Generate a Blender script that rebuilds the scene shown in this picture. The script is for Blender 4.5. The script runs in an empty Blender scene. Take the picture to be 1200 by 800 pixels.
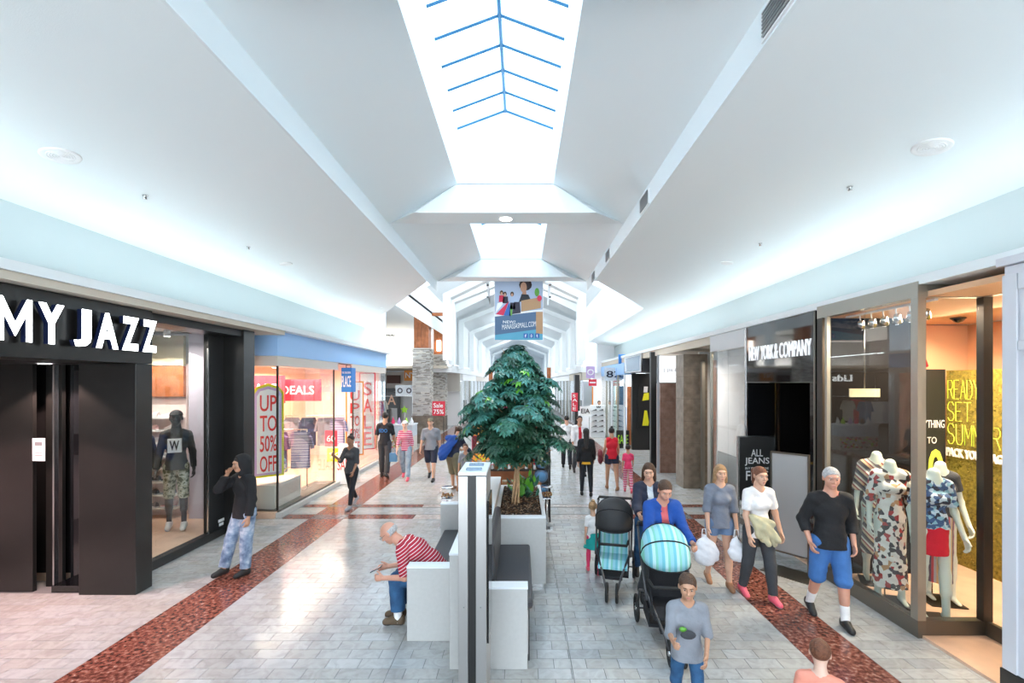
import bpy, math, random
import numpy as np
from mathutils import Vector, Matrix
random.seed(7); np.random.seed(7)
S = bpy.context.scene; COL = S.collection
R = math.radians

# ------------------------------------------------------------ camera, world, lights, exposure
F, VX, VY, H = 545.0, 611.0, 448.5, 2.75      # focal length, vanishing point (in a 1200x800 frame), eye height
cd = bpy.data.cameras.new('camera'); cam = bpy.data.objects.new('camera', cd); COL.objects.link(cam)
cam.location = (0, 0, H); cam.rotation_euler = (R(90), 0, 0)
cd.sensor_width = 36; cd.lens = F / 1200 * 36
cd.shift_x = -(VX - 600) / 1200; cd.shift_y = (VY - 400) / 1200
cd.clip_start = .05; cd.clip_end = 400
S.camera = cam
S.view_settings.view_transform = 'Standard'; S.view_settings.look = 'None'
S.view_settings.gamma = 1; S.view_settings.use_curve_mapping = False
S.view_settings.exposure = 1.32
S.cycles.max_bounces = 9; S.cycles.diffuse_bounces = 5; S.cycles.glossy_bounces = 4
S.cycles.transmission_bounces = 6; S.cycles.transparent_max_bounces = 16
S.cycles.caustics_reflective = False; S.cycles.caustics_refractive = False
S.cycles.sample_clamp_indirect = 6
w = bpy.data.worlds.new('sky'); S.world = w; w.use_nodes = True
wn = w.node_tree.nodes; wl = w.node_tree.links
bg = wn['Background']
tc = wn.new('ShaderNodeTexCoord'); sp = wn.new('ShaderNodeSeparateXYZ'); cr = wn.new('ShaderNodeValToRGB')
wl.new(tc.outputs['Generated'], sp.inputs[0]); wl.new(sp.outputs['Z'], cr.inputs[0])
cr.color_ramp.elements[0].color = (.80, .88, .95, 1); cr.color_ramp.elements[1].color = (.62, .80, 1, 1)
wl.new(cr.outputs[0], bg.inputs['Color']); bg.inputs['Strength'].default_value = 2.9

CX = -.26                                       # centre line of the mall
def area(name, loc, size, rot, power, color=(1, 1, 1), spread=None):
    l = bpy.data.lights.new(name, 'AREA'); l.shape = 'RECTANGLE'; l.size, l.size_y = size
    l.energy = power; l.color = color
    if spread: l.spread = R(spread)
    o = bpy.data.objects.new(name, l); COL.objects.link(o); o.location = loc; o.rotation_euler = rot
    return o
COVE = 11.5
for sd in (-1, 1):
    for k in range(5):                          # cove lamps behind the ledge, shining up at wall and ceiling
        area('cove_light', (CX + sd * 4.78, -4.5 + k * 6.2, 3.885), (.08, 5.9), (0, R(180 - sd * 24), 0), COVE, (.80, .95, 1))
area('downlight_lamp', (CX, 7.76, 5.47), (.2, .2), (0, 0, 0), 18, (1, .93, .85))
area('shop_light', (-6.35, 7.6, 3.5), (1.2, 2.0), (0, 0, 0), 26, (1, .86, .74))
area('shop_light', (-6.6, 12.9, 3.05), (2.2, 5.5), (0, 0, 0), 230, (1, .86, .70))
area('shop_light', (5.2, 5.75, 3.6), (1.2, 1.0), (0, 0, 0), 75, (1, .80, .60))
area('shop_light', (6.1, 5.6, 3.6), (.5, 2.2), (0, R(20), 0), 70, (1, .74, .48))
area('shop_light', (5.6, 10.4, 3.3), (1.4, 2.2), (0, 0, 0), 22, (1, .86, .70))
area('court_light', (CX, 21, 8.6), (5, 15), (0, 0, 0), 520, (.93, .98, 1))
area('court_light', (CX, 44, 7.6), (5, 28), (0, 0, 0), 900, (.95, .98, 1))
area('court_light', (-9.5, 24, 5.2), (5, 8), (0, 0, 0), 160, (1, .95, .88))
area('court_light', (6.3, 21.5, 3.5), (2, 7), (0, 0, 0), 160, (1, .95, .9))

# ------------------------------------------------------------ helpers
def px(x, y, Y): return Vector(((x - VX) * Y / F, Y, H + (VY - y) * Y / F))
def gX(x, Y): return (x - VX) * Y / F
def gZ(y, Y): return H + (VY - y) * Y / F
def fY(y, z=0.0): return (H - z) * F / (y - VY)

MATS = {}
def mat(name, col, rough=.6, metal=0, bump=0, bscale=60, var=0, vscale=8, spec=None, emit=0, alpha=None, ecol=None, coat=0):
    if name in MATS: return MATS[name]
    m = bpy.data.materials.new(name); m.use_nodes = True; nt = m.node_tree; b = nt.nodes['Principled BSDF']
    c = tuple(col) + (1,)
    b.inputs['Base Color'].default_value = c; b.inputs['Roughness'].default_value = rough
    b.inputs['Metallic'].default_value = metal
    if spec is not None: b.inputs['Specular IOR Level'].default_value = spec
    if coat: b.inputs['Coat Weight'].default_value = coat
    if emit:
        b.inputs['Emission Color'].default_value = tuple(ecol or col) + (1,); b.inputs['Emission Strength'].default_value = emit
    tcn = nt.nodes.new('ShaderNodeTexCoord')
    if var:
        n = nt.nodes.new('ShaderNodeTexNoise'); n.inputs['Scale'].default_value = vscale; n.inputs['Detail'].default_value = 5
        nt.links.new(tcn.outputs['Object'], n.inputs['Vector'])
        r = nt.nodes.new('ShaderNodeValToRGB')
        r.color_ramp.elements[0].position = .3; r.color_ramp.elements[1].position = .7
        r.color_ramp.elements[0].color = tuple(max(0, x * (1 - var)) for x in col) + (1,)
        r.color_ramp.elements[1].color = tuple(min(1, x * (1 + var)) for x in col) + (1,)
        nt.links.new(n.outputs['Fac'], r.inputs[0]); nt.links.new(r.outputs[0], b.inputs['Base Color'])
    if bump:
        n = nt.nodes.new('ShaderNodeTexNoise'); n.inputs['Scale'].default_value = bscale; n.inputs['Detail'].default_value = 4
        nt.links.new(tcn.outputs['Object'], n.inputs['Vector'])
        bp = nt.nodes.new('ShaderNodeBump'); bp.inputs['Strength'].default_value = bump; bp.inputs['Distance'].default_value = .02
        nt.links.new(n.outputs['Fac'], bp.inputs['Height']); nt.links.new(bp.outputs[0], b.inputs['Normal'])
    MATS[name] = m; return m

def glass_mat(name, tint=(.95, .98, 1), refl=1.0, base=0.04):
    m = bpy.data.materials.new(name); m.use_nodes = True; nt = m.node_tree; nt.nodes.clear()
    out = nt.nodes.new('ShaderNodeOutputMaterial'); mix = nt.nodes.new('ShaderNodeMixShader')
    t = nt.nodes.new('ShaderNodeBsdfTransparent'); t.inputs[0].default_value = tuple(tint) + (1,)
    g = nt.nodes.new('ShaderNodeBsdfGlossy'); g.inputs['Roughness'].default_value = .01
    lw = nt.nodes.new('ShaderNodeLayerWeight'); lw.inputs[0].default_value = .5
    fr = nt.nodes.new('ShaderNodeMath'); fr.operation = 'POWER'; fr.inputs[1].default_value = 4.0; nt.links.new(lw.outputs['Facing'], fr.inputs[0])
    ma = nt.nodes.new('ShaderNodeMath'); ma.operation = 'MULTIPLY_ADD'; ma.inputs[1].default_value = refl; ma.inputs[2].default_value = base
    ma.use_clamp = True
    nt.links.new(fr.outputs[0], ma.inputs[0]); nt.links.new(ma.outputs[0], mix.inputs[0])
    nt.links.new(t.outputs[0], mix.inputs[1]); nt.links.new(g.outputs[0], mix.inputs[2]); nt.links.new(mix.outputs[0], out.inputs[0])
    MATS[name] = m; return m

def ramp_mat(name, kind, stops, scale=10, rough=.7, axis='Z', const=True, detail=4, bump=0, vec='Object', width=None):
    """kinds: stripes along an axis, noise blotches, voronoi cells"""
    if name in MATS: return MATS[name]
    m = bpy.data.materials.new(name); m.use_nodes = True; nt = m.node_tree; b = nt.nodes['Principled BSDF']
    b.inputs['Roughness'].default_value = rough
    tcn = nt.nodes.new('ShaderNodeTexCoord'); src = tcn.outputs[vec]
    r = nt.nodes.new('ShaderNodeValToRGB'); el = r.color_ramp.elements
    if const: r.color_ramp.interpolation = 'CONSTANT'
    while len(el) < len(stops): el.new(.5)
    for e, (p, c) in zip(el, stops): e.position = p; e.color = tuple(c) + (1,)
    if kind == 'stripe':
        s = nt.nodes.new('ShaderNodeSeparateXYZ'); nt.links.new(src, s.inputs[0])
        if isinstance(axis, str): val = s.outputs[axis]
        else:
            d = nt.nodes.new('ShaderNodeVectorMath'); d.operation = 'DOT_PRODUCT'; d.inputs[1].default_value = axis
            nt.links.new(src, d.inputs[0]); val = d.outputs['Value']
        a = nt.nodes.new('ShaderNodeMath'); a.operation = 'MULTIPLY'; a.inputs[1].default_value = scale
        f = nt.nodes.new('ShaderNodeMath'); f.operation = 'FRACT'
        nt.links.new(val, a.inputs[0]); nt.links.new(a.outputs[0], f.inputs[0]); nt.links.new(f.outputs[0], r.inputs[0])
    elif kind == 'noise':
        n = nt.nodes.new('ShaderNodeTexNoise'); n.inputs['Scale'].default_value = scale; n.inputs['Detail'].default_value = detail
        nt.links.new(src, n.inputs['Vector']); nt.links.new(n.outputs['Fac'], r.inputs[0])
    else:
        n = nt.nodes.new('ShaderNodeTexVoronoi'); n.inputs['Scale'].default_value = scale
        nt.links.new(src, n.inputs['Vector'])
        s = nt.nodes.new('ShaderNodeSeparateXYZ'); nt.links.new(n.outputs['Color'], s.inputs[0]); nt.links.new(s.outputs[0], r.inputs[0])
    nt.links.new(r.outputs[0], b.inputs['Base Color'])
    if bump:
        n2 = nt.nodes.new('ShaderNodeTexNoise'); n2.inputs['Scale'].default_value = 80; nt.links.new(src, n2.inputs['Vector'])
        bp = nt.nodes.new('ShaderNodeBump'); bp.inputs['Strength'].default_value = bump; bp.inputs['Distance'].default_value = .02
        nt.links.new(n2.outputs['Fac'], bp.inputs['Height']); nt.links.new(bp.outputs[0], b.inputs['Normal'])
    MATS[name] = m; return m

def as_mat(m):
    return MATS[m] if isinstance(m, str) else m

class MB:
    def __init__(s): s.v = []; s.f = []; s.m = []; s.mats = []; s.sm = []
    def mi(s, m):
        m = as_mat(m)
        if m not in s.mats: s.mats.append(m)
        return s.mats.index(m)
    def add(s, vs, fs, m, smooth=False):
        o = len(s.v); s.v += [tuple(p) for p in vs]; k = s.mi(m)
        for f in fs: s.f.append([i + o for i in f]); s.m.append(k); s.sm.append(smooth)
    def box(s, x0, x1, y0, y1, z0, z1, m, M=None):
        vs = [Vector((x, y, z)) for x in (x0, x1) for y in (y0, y1) for z in (z0, z1)]
        if M is not None: vs = [M @ p for p in vs]
        s.add(vs, [(0, 1, 3, 2), (4, 6, 7, 5), (0, 4, 5, 1), (2, 3, 7, 6), (0, 2, 6, 4), (1, 5, 7, 3)], m)
        return s
    def tube(s, pts, r, m, n=10, cap=True, smooth=True, closed=False):
        pts = [Vector(p) for p in pts]; rs = r if isinstance(r, (list, tuple)) else [r] * len(pts)
        rings = []; prev = None; N = len(pts)
        for i, p in enumerate(pts):
            if closed: d = pts[(i + 1) % N] - pts[i - 1]
            else: d = (pts[min(i + 1, N - 1)] - pts[max(i - 1, 0)])
            d.normalize()
            if prev is None:
                a = Vector((0, 0, 1)) if abs(d.z) < .9 else Vector((1, 0, 0)); u = d.cross(a).normalized()
            else:
                u = (prev - d * prev.dot(d)).normalized()
            prev = u; v = d.cross(u)
            rings.append([p + (u * math.cos(t) + v * math.sin(t)) * rs[i] for t in [2 * math.pi * k / n for k in range(n)]])
        vs = [q for rr in rings for q in rr]; fs = []
        L = N if closed else N - 1
        for i in range(L):
            for k in range(n):
                a = i * n + k; b = i * n + (k + 1) % n; c = ((i + 1) % N) * n + (k + 1) % n; d_ = ((i + 1) % N) * n + k
                fs.append((a, d_, c, b)) 
        if cap and not closed: fs += [tuple(range(n)), tuple(range((N - 1) * n, N * n))[::-1]]
        s.add(vs, fs, m, smooth); return s
    def ell(s, c, r, m, nu=14, nv=9, M=None):
        vs = []; fs = []; c = Vector(c)
        for j in range(nv + 1):
            th = math.pi * j / nv
            for i in range(nu):
                ph = 2 * math.pi * i / nu
                p = Vector((r[0] * math.sin(th) * math.cos(ph), r[1] * math.sin(th) * math.sin(ph), r[2] * math.cos(th)))
                vs.append(c + (M @ p if M is not None else p))
        for j in range(nv):
            for i in range(nu):
                fs.append((j * nu + i, (j + 1) * nu + i, (j + 1) * nu + (i + 1) % nu, j * nu + (i + 1) % nu))
        s.add(vs, fs, m, True); return s
    def lathe(s, c, prof, m, n=16, axis='Z'):
        vs = []; fs = []; c = Vector(c)
        for (r, h) in prof:
            for i in range(n):
                t = 2 * math.pi * i / n
                p = Vector((r * math.cos(t), r * math.sin(t), h))
                if axis == 'Y': p = Vector((p.x, p.z, p.y))
                if axis == 'X': p = Vector((p.z, p.x, p.y))
                vs.append(c + p)
        for j in range(len(prof) - 1):
            for i in range(n): fs.append((j * n + i, j * n + (i + 1) % n, (j + 1) * n + (i + 1) % n, (j + 1) * n + i))
        fs += [tuple(range(n))[::-1], tuple(range((len(prof) - 1) * n, len(prof) * n))]
        s.add(vs, fs, m, True); return s
    def poly(s, o, r, u, pts, m, depth=0):
        """flat polygon on a plane (origin, right, up) with optional thickness along the normal"""
        o, r, u = Vector(o), Vector(r), Vector(u); n = r.cross(u).normalized()
        a = [o + r * x + u * y + n * depth for x, y in pts]
        if depth:
            b = [o + r * x + u * y for x, y in pts]; k = len(pts)
            fs = [tuple(range(k)), tuple(range(k, 2 * k))[::-1]] + [(i + k, (i + 1) % k + k, (i + 1) % k, i) for i in range(k)]
            s.add(a + b, fs, m)
        else: s.add(a, [tuple(range(len(pts)))], m)
        return s
    def text(s, txt, o, r, u, w, h, m, depth=.01, bold=0, font_sp=1):
        """lettering fitted into a w x h box whose lower left corner is o"""
        cu = bpy.data.curves.new('t', 'FONT'); cu.body = txt; cu.extrude = 0.02; cu.offset = bold; cu.resolution_u = 3; cu.space_character = font_sp
        ob = bpy.data.objects.new('t', cu); me = bpy.data.meshes.new_from_object(ob)
        vs = [v.co.copy() for v in me.vertices]; fs = [tuple(p.vertices) for p in me.polygons]
        bpy.data.objects.remove(ob); bpy.data.curves.remove(cu); bpy.data.meshes.remove(me)
        x0 = min(v.x for v in vs); x1 = max(v.x for v in vs); y0 = min(v.y for v in vs); y1 = max(v.y for v in vs)
        o, r, u = Vector(o), Vector(r), Vector(u); n = r.cross(u).normalized()
        q = [o + r * ((v.x - x0) / max(1e-6, x1 - x0) * w) + u * ((v.y - y0) / max(1e-6, y1 - y0) * h) + n * (depth if v.z > 0 else 0) for v in vs]
        s.add(q, fs, m); return s
    def build(s, name, parent=None, kind=None, bevel=0, mat0=None):
        me = bpy.data.meshes.new(name); me.from_pydata(s.v, [], s.f); me.update()
        for m in s.mats: me.materials.append(m)
        me.polygons.foreach_set('material_index', s.m); me.polygons.foreach_set('use_smooth', s.sm)
        o = bpy.data.objects.new(name, me); COL.objects.link(o)
        if parent is not None: o.parent = parent
        if kind: o['kind'] = kind
        if bevel:
            b = o.modifiers.new('bevel', 'BEVEL'); b.width = bevel; b.segments = 2; b.limit_method = 'ANGLE'; b.angle_limit = R(50)
        return o

def empty(name, label, cat, loc=(0, 0, 0), rz=0, group=None, kind=None):
    o = bpy.data.objects.new(name, None); COL.objects.link(o); o.location = loc; o.rotation_euler = (0, 0, rz)
    o.empty_display_size = .1
    if label: o['label'] = label
    if cat: o['category'] = cat
    if group: o['group'] = group
    if kind: o['kind'] = kind
    return o
def tag(o, label, cat, group=None):
    o['label'] = label; o['category'] = cat
    if group: o['group'] = group
    return o
def recenter(root, loc):
    """move an empty to its base while its children stay where they are"""
    loc = Vector(loc)
    for c in root.children: c.location = c.location - loc
    root.location = loc
X_, Y_, Z_ = Vector((1, 0, 0)), Vector((0, 1, 0)), Vector((0, 0, 1))

# ------------------------------------------------------------ materials
mat('white_paint', (.84, .89, .91), .75, bump=.04, bscale=90)
mat('ceiling_paint', (.87, .92, .935), .85, bump=.10, bscale=130)
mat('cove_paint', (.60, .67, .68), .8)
mat('beige_paint', (.62, .56, .47), .7)
mat('black_panel', (.012, .011, .010), .28, var=.2, vscale=3)
mat('black_satin', (.018, .018, .018), .4)
mat('black_gloss', (.006, .006, .007), .06, coat=.6)
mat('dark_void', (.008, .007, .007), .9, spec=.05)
mat('chrome', (.62, .62, .62), .22, 1)
mat('brushed_steel', (.50, .50, .51), .34, 1, bump=.02)
mat('silver_panel', (.50, .49, .48), .32, .7)
mat('bronze_metal', (.17, .155, .13), .35, .8)
mat('bronze_dark', (.05, .042, .035), .4, .6)
mat('light_bronze', (.36, .34, .29), .35, .75)
mat('laminate', (.50, .495, .48), .5, var=.03, vscale=25)
mat('laminate_top', (.78, .82, .86), .35)
mat('cushion', (.045, .047, .055), .45, bump=.1, bscale=120)
mat('backrest_grey', (.16, .16, .165), .45)
mat('blue_fascia', (.34, .58, .92), .5)
mat('lilac', (.60, .42, .70), .6)
mat('cream', (.66, .60, .54), .6)
mat('warm_wall', (.80, .56, .40), .8)
mat('pink_wall', (.85, .68, .64), .8)
mat('pale_wall', (.82, .80, .80), .8)
mat('lavender', (.55, .52, .62), .6)
mat('wood_orange', (.40, .13, .045), .5, var=.25, vscale=6)
mat('wood_floor', (.62, .42, .30), .35, var=.12, vscale=4)
mat('soil', (.030, .017, .011), .95, var=.7, vscale=40, bump=.9, bscale=60)
mat('bark', (.42, .27, .15), .8, var=.25, vscale=20, bump=.3, bscale=40)
mat('red_sign', (.70, .03, .06), .5)
mat('red_bright', (.80, .05, .04), .5)
mat('white_print', (.88, .88, .88), .5)
mat('black_print', (.01, .01, .01), .5)
mat('blue_sign', (.02, .20, .60), .45)
mat('yellow', (.80, .75, .02), .5)
mat('orange', (.85, .30, .03), .5)
mat('lime', (.40, .75, .05), .5)
mat('letters_lit', (1, 1, 1), .4, emit=2.2, ecol=(.95, .98, 1))
mat('lamp_glow', (1, .95, .9), .4, emit=4, ecol=(1, .93, .82))
mat('lamp_white', (1, 1, 1), .4, emit=5, ecol=(1, .98, .95))
mat('rubber', (.015, .015, .015), .7)
mat('mirror_blue', (.25, .33, .42), .15, .3)
glass_mat('shop_glass', (.93, .96, .96), 1.0, .02)
glass_mat('clear_glass', (.97, .985, .985), .6, .0)
glass_mat('sky_glass', (.90, .97, 1.0), .5, .02)
MATS['marble_red'] = None; del MATS['marble_red']
ramp_mat('marble_red', 'noise', [(0, (.09, .030, .022)), (.42, (.17, .055, .038)), (.52, (.27, .10, .07)), (.60, (.33, .17, .13)), (.68, (.52, .38, .32))], 22, .16, const=True, detail=6)
ramp_mat('marble_grey', 'noise', [(0, (.10, .11, .12)), (.5, (.17, .18, .19)), (.62, (.28, .28, .28))], 16, .16, detail=5)
ramp_mat('stone_tile', 'noise', [(.3, (.15, .115, .085)), (.5, (.21, .165, .125)), (.7, (.27, .22, .17))], 6, .35, const=False, detail=8)
ramp_mat('stone_brown', 'noise', [(.3, (.20, .105, .07)), (.5, (.27, .15, .105)), (.7, (.33, .20, .15))], 5, .35, const=False, detail=8)

ramp_mat('marble_pale', 'noise', [(0, (.44, .38, .35)), (.5, (.52, .46, .43)), (.6, (.58, .54, .51))], 14, .16, detail=5)
def floor_material():
    m = bpy.data.materials.new('floor_tile'); m.use_nodes = True; nt = m.node_tree; b = nt.nodes['Principled BSDF']; L = nt.links
    geo = nt.nodes.new('ShaderNodeNewGeometry'); s = nt.nodes.new('ShaderNodeSeparateXYZ'); L.new(geo.outputs['Position'], s.inputs[0])
    def M(op, a, b_=None):
        n = nt.nodes.new('ShaderNodeMath'); n.operation = op
        for i, q in enumerate((a, b_)):
            if q is None: continue
            if isinstance(q, (int, float)): n.inputs[i].default_value = q
            else: L.new(q, n.inputs[i])
        return n.outputs[0]
    row = M('FLOOR', M('DIVIDE', s.outputs['Y'], TD))
    odd = M('MODULO', row, 2.0)
    colm = M('FLOOR', M('DIVIDE', M('ADD', s.outputs['X'], M('ADD', M('MULTIPLY', odd, TW / 2), 20 * TW)), TW))
    cb = nt.nodes.new('ShaderNodeCombineXYZ'); L.new(row, cb.inputs[0]); L.new(colm, cb.inputs[1])
    wn_ = nt.nodes.new('ShaderNodeTexWhiteNoise'); L.new(cb.outputs[0], wn_.inputs['Vector'])
    rr = nt.nodes.new('ShaderNodeValToRGB'); L.new(wn_.outputs['Value'], rr.inputs[0])
    rr.color_ramp.elements[0].color = (.39, .40, .405, 1); rr.color_ramp.elements[1].color = (.48, .49, .495, 1)
    e = rr.color_ramp.elements.new(.12); e.color = (.44, .43, .405, 1)
    n = nt.nodes.new('ShaderNodeTexNoise'); n.inputs['Scale'].default_value = 7; n.inputs['Detail'].default_value = 8; n.inputs['Distortion'].default_value = 1.5
    L.new(geo.outputs['Position'], n.inputs['Vector'])
    r2 = nt.nodes.new('ShaderNodeValToRGB'); L.new(n.outputs['Fac'], r2.inputs[0])
    r2.color_ramp.elements[0].position = .3; r2.color_ramp.elements[0].color = (.80, .79, .78, 1); r2.color_ramp.elements[1].position = .6; r2.color_ramp.elements[1].color = (1, 1, 1, 1)
    mx = nt.nodes.new('ShaderNodeMix'); mx.data_type = 'RGBA'; mx.blend_type = 'MULTIPLY'; mx.inputs[0].default_value = 1
    L.new(rr.outputs[0], mx.inputs[6]); L.new(r2.outputs[0], mx.inputs[7]); L.new(mx.outputs[2], b.inputs['Base Color'])
    b.inputs['Roughness'].default_value = .17; b.inputs['Specular IOR Level'].default_value = .6
    MATS['floor_tile'] = m
TW, TD = .317, .160
floor_material()
mat('grout', (.16, .16, .16), .9)

# ------------------------------------------------------------ floor
BL0, BL1, BR0, BR1 = -4.30, -3.60, 2.86, 3.49       # the two red marble bands
JL, JR = -1.27, .49                                 # long joints beside the seating island
floor = MB().box(-14, 12, -6, 75, -.25, -.004, 'grout').build('floor', kind='structure')
def slab_faces(mb, x0, x1, y0, y1, m, z=0.0):
    g = .0018; x0 += g; x1 -= g; y0 += g; y1 -= g; b = .0012
    vs = [(x0 + b, y0 + b, z), (x1 - b, y0 + b, z), (x1 - b, y1 - b, z), (x0 + b, y1 - b, z), (x0, y0, z - .0055), (x1, y0, z - .0055), (x1, y1, z - .0055), (x0, y1, z - .0055)]
    mb.add(vs, [(0, 1, 2, 3), (4, 5, 1, 0), (5, 6, 2, 1), (6, 7, 3, 2), (7, 4, 0, 3)], m)
cross = [(9.40, 9.72), (10.32, 10.52)]
def in_cross(y): return any(a - .01 < y < b - .02 for a, b in cross)
rest = MB(); tiles = []
zones = [(-5.6, BL0), (BL1, JL), (JL, JR), (JR, BR0), (BR1, 5.2)]
row = int(3.84 / TD)
while row * TD < 34:
    y0, y1 = row * TD, (row + 1) * TD
    if in_cross((y0 + y1) / 2): row += 1; continue
    for (a, b) in ([(-7.6, BL0)] + zones[1:] if row * TD < 5.95 else zones):
        off = -(TW / 2) * (row % 2) - 20 * TW
        k = math.floor((a - off) / TW)
        while off + k * TW < b:
            x0, x1 = max(a, off + k * TW), min(b, off + (k + 1) * TW); k += 1
            if x1 - x0 < .012: continue
            tiles.append((x0, x1, y0, y1))
    row += 1
vis = lambda t: -20 < VX + (t[0] + t[1]) / 2 * F / t[2] < 1190 and t[3] > 4.24
near = [t for t in tiles if vis(t) and t[1] - t[0] > .1][:300]
nset = set(near)
for t in tiles:
    if t not in nset: slab_faces(rest, *t, 'floor_tile')
shared = {}
for t in near:
    key = (round(t[1] - t[0], 3),)
    if key not in shared:
        q = MB(); slab_faces(q, 0, t[1] - t[0], 0, TD, 'floor_tile'); o = q.build('tile', floor); shared[key] = o.data
    else:
        o = bpy.data.objects.new('tile', shared[key]); COL.objects.link(o); o.parent = floor
    o.location = (t[0], t[2], 0)
rest.build('floor_tiles', floor, 'stuff')
y = -5.5; bandfar = MB()
for (a, b) in ((BL0, BL1), (BR0, BR1)):
    yy = 3.84
    while yy < 34:
        y1 = yy + .5
        if yy > 12: slab_faces(bandfar, a, b, yy, y1, 'marble_red')
        else:
            q = MB(); slab_faces(q, a, b, yy, y1, 'marble_red'); o = q.build('marble_slab', floor)
        yy = y1
bandfar.build('marble_slabs', floor, 'stuff')
for (a, b) in cross:
    for (xa, xb) in ((BL0, BL1), (BR0, BR1)):
        q = MB(); slab_faces(q, xa, xb, a, b, 'marble_grey', .0008); q.build('grey_marble_slab', floor)
    for (xa, xb) in ((-4.85, BL0), (BL1, -2.2), (-2.2, JL), (JR, 2.0), (2.0, BR0), (BR1, 4.2)):
        n = max(1, round((xb - xa) / .6))
        for i in range(n):
            q = MB(); slab_faces(q, xa + (xb - xa) * i / n, xa + (xb - xa) * (i + 1) / n, a, b, 'marble_pale' if xb in (JL, 2.0) else 'marble_red', .0004); q.build('marble_slab', floor)
# dull mat-like floor plates of the shops
MB().box(-9, -5.53, 6.47, 9.3, -.1, .13, 'wood_floor').build('floor', kind='structure')
MB().box(4.32, 8, 3.2, 8.8, -.1, .03, 'wood_floor').build('floor', kind='structure')

# ------------------------------------------------------------ mall shell
def extr(mb, pts, y0, y1, m):
    """profile in the XZ plane (list of (u, z)) extruded along Y as an open sheet"""
    vs = [(CX + u, y, z) for y in (y0, y1) for u, z in pts]; n = len(pts)
    mb.add(vs, [(i, i + 1, n + i + 1, n + i) for i in range(n - 1)], m)
ZB, ZA, ZW, ZG, ZR = 5.20, 5.49, 5.95, 6.85, 7.14
UB, UW = 2.02, .774
YB = -6.0
bays = [(-1.0, 2.6), (3.12, 7.5), (8.02, 12.05)]
ceil = MB()
for sd in (-1, 1):
    f = lambda u, z: (sd * u, z)
    # outer sloping ceiling, with its diagonal end over the court
    zz = lambda u: ZB - .155 * (u - UB)
    P = [(UB + .03, YB), (5.25, YB), (5.25, 25), (3.83, 25), (3.83, 13.5), (UB + .03, 11.1)]
    top = [(CX + sd * u, y, zz(u)) for u, y in P]; up = [(x, y, z + .35) for x, y, z in top]; n = len(P)
    if sd < 0: pass
    fs = [tuple(range(n)), tuple(range(n, 2 * n))[::-1]] + [(i, i + n, (i + 1) % n + n, (i + 1) % n) for i in range(n)]
    if sd < 0:
        P = [(UB + .03, YB), (5.25, YB), (5.25, 16.4), (UB + .03, 11.3)]
        top = [(CX + sd * u, y, zz(u)) for u, y in P]; up = [(x, y, z + .35) for x, y, z in top]; n = len(P)
        fs = [tuple(range(n)), tuple(range(n, 2 * n))[::-1]] + [(i, i + n, (i + 1) % n + n, (i + 1) % n) for i in range(n)]
    ceil.add(top + up, fs, 'ceiling_paint')
    # short vertical face then the inner sloping ceiling up to the skylight wells
    extr(ceil, [f(UB + .06, ZB - .004), f(UB, ZB - .004), f(UB, ZA)], YB, 11.2, 'white_paint')
    extr(ceil, [f(UB, ZB), f(UB, ZA)], 11.2, 12.57, 'white_paint')
    extr(ceil, [f(UB, ZA), f(UW, ZW)], YB, 12.57, 'ceiling_paint')
    extr(ceil, [f(UB, ZA), f(UB + .02, ZA + 1.2)], YB, 12.57, 'white_paint')
ceil.build('ceiling', kind='structure')
beams = []
for (a, b) in bays:
    well = MB()
    for sd in (-1, 1): extr(well, [(sd * UW, ZW), (sd * UW, ZG)], a, b, 'white_paint')
    for yy in (a, b):
        well.add([(CX - UW, yy, ZW), (CX + UW, yy, ZW), (CX + UW, yy, ZG), (CX - UW, yy, ZG)], [(0, 1, 2, 3)], 'white_paint')
    well.build('ceiling', kind='structure')
for (a, b) in [(-6, -1.0), (2.6, 3.12), (7.5, 8.02), (12.05, 12.57)]:
    bm_ = MB(); z0 = ZA + .004; ub = 1.48
    A = [(-UW, ZW + .01), (UW, ZW + .01), (ub, z0), (-ub, z0)]
    v = [(CX + u, a, z) for u, z in A] + [(CX - 2.02, b, z0), (CX + 2.02, b, z0), (CX - UW, b, ZW + .01), (CX + UW, b, ZW + .01)]
    fs = [(3, 2, 1, 0), (3, 4, 5, 2), (0, 4, 3), (1, 2, 5), (4, 6, 7, 5), (0, 1, 7, 6)]
    bm_.add(v, fs, 'white_paint')
    bm_.build('trim_1', kind='structure')
# skylights: glass panes, rafters, ridge
for k, (a, b) in enumerate(bays):
    sk = empty('window_1', None, None, (CX, a, ZG), kind='structure')
    n = round((b - a) / .515); st = (b - a) / n; sl = math.hypot(UW, ZR - ZG)
    for i in range(n):
        for sd in (-1, 1):
            q = MB(); y0, y1 = i * st + .015, (i + 1) * st - .015
            q.add([(sd * UW, y0, 0), (sd * UW, y1, 0), (0, y1, ZR - ZG), (0, y0, ZR - ZG), (sd * UW, y0, .012), (sd * UW, y1, .012), (0, y1, ZR - ZG + .012), (0, y0, ZR - ZG + .012)],
                  [(0, 1, 2, 3), (4, 7, 6, 5)], 'sky_glass'); q.build('pane', sk)
    mat('skybar', (.06, .20, .36), .4, .2)
    for i in range(n + 1):
        for sd in (-1, 1):
            q = MB(); q.tube([(sd * UW, i * st, .0), (0, i * st, ZR - ZG)], .022, 'skybar', 4, smooth=False)
            q.tube([(sd * UW, i * st + .045, -.02), (0, i * st + .045, ZR - ZG - .02)], .006, 'white_paint', 4, smooth=False); q.build('rafter', sk)
    MB().tube([(0, 0, ZR - ZG - .01), (0, b - a, ZR - ZG - .01)], .028, 'skybar', 6).build('ridge_bar', sk)
    q = MB()
    for yy in (0, b - a): q.add([(-UW, yy, 0), (UW, yy, 0), (0, yy, ZR - ZG)], [(0, 1, 2)], 'white_paint')
    q.build('gable_end', sk)
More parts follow.
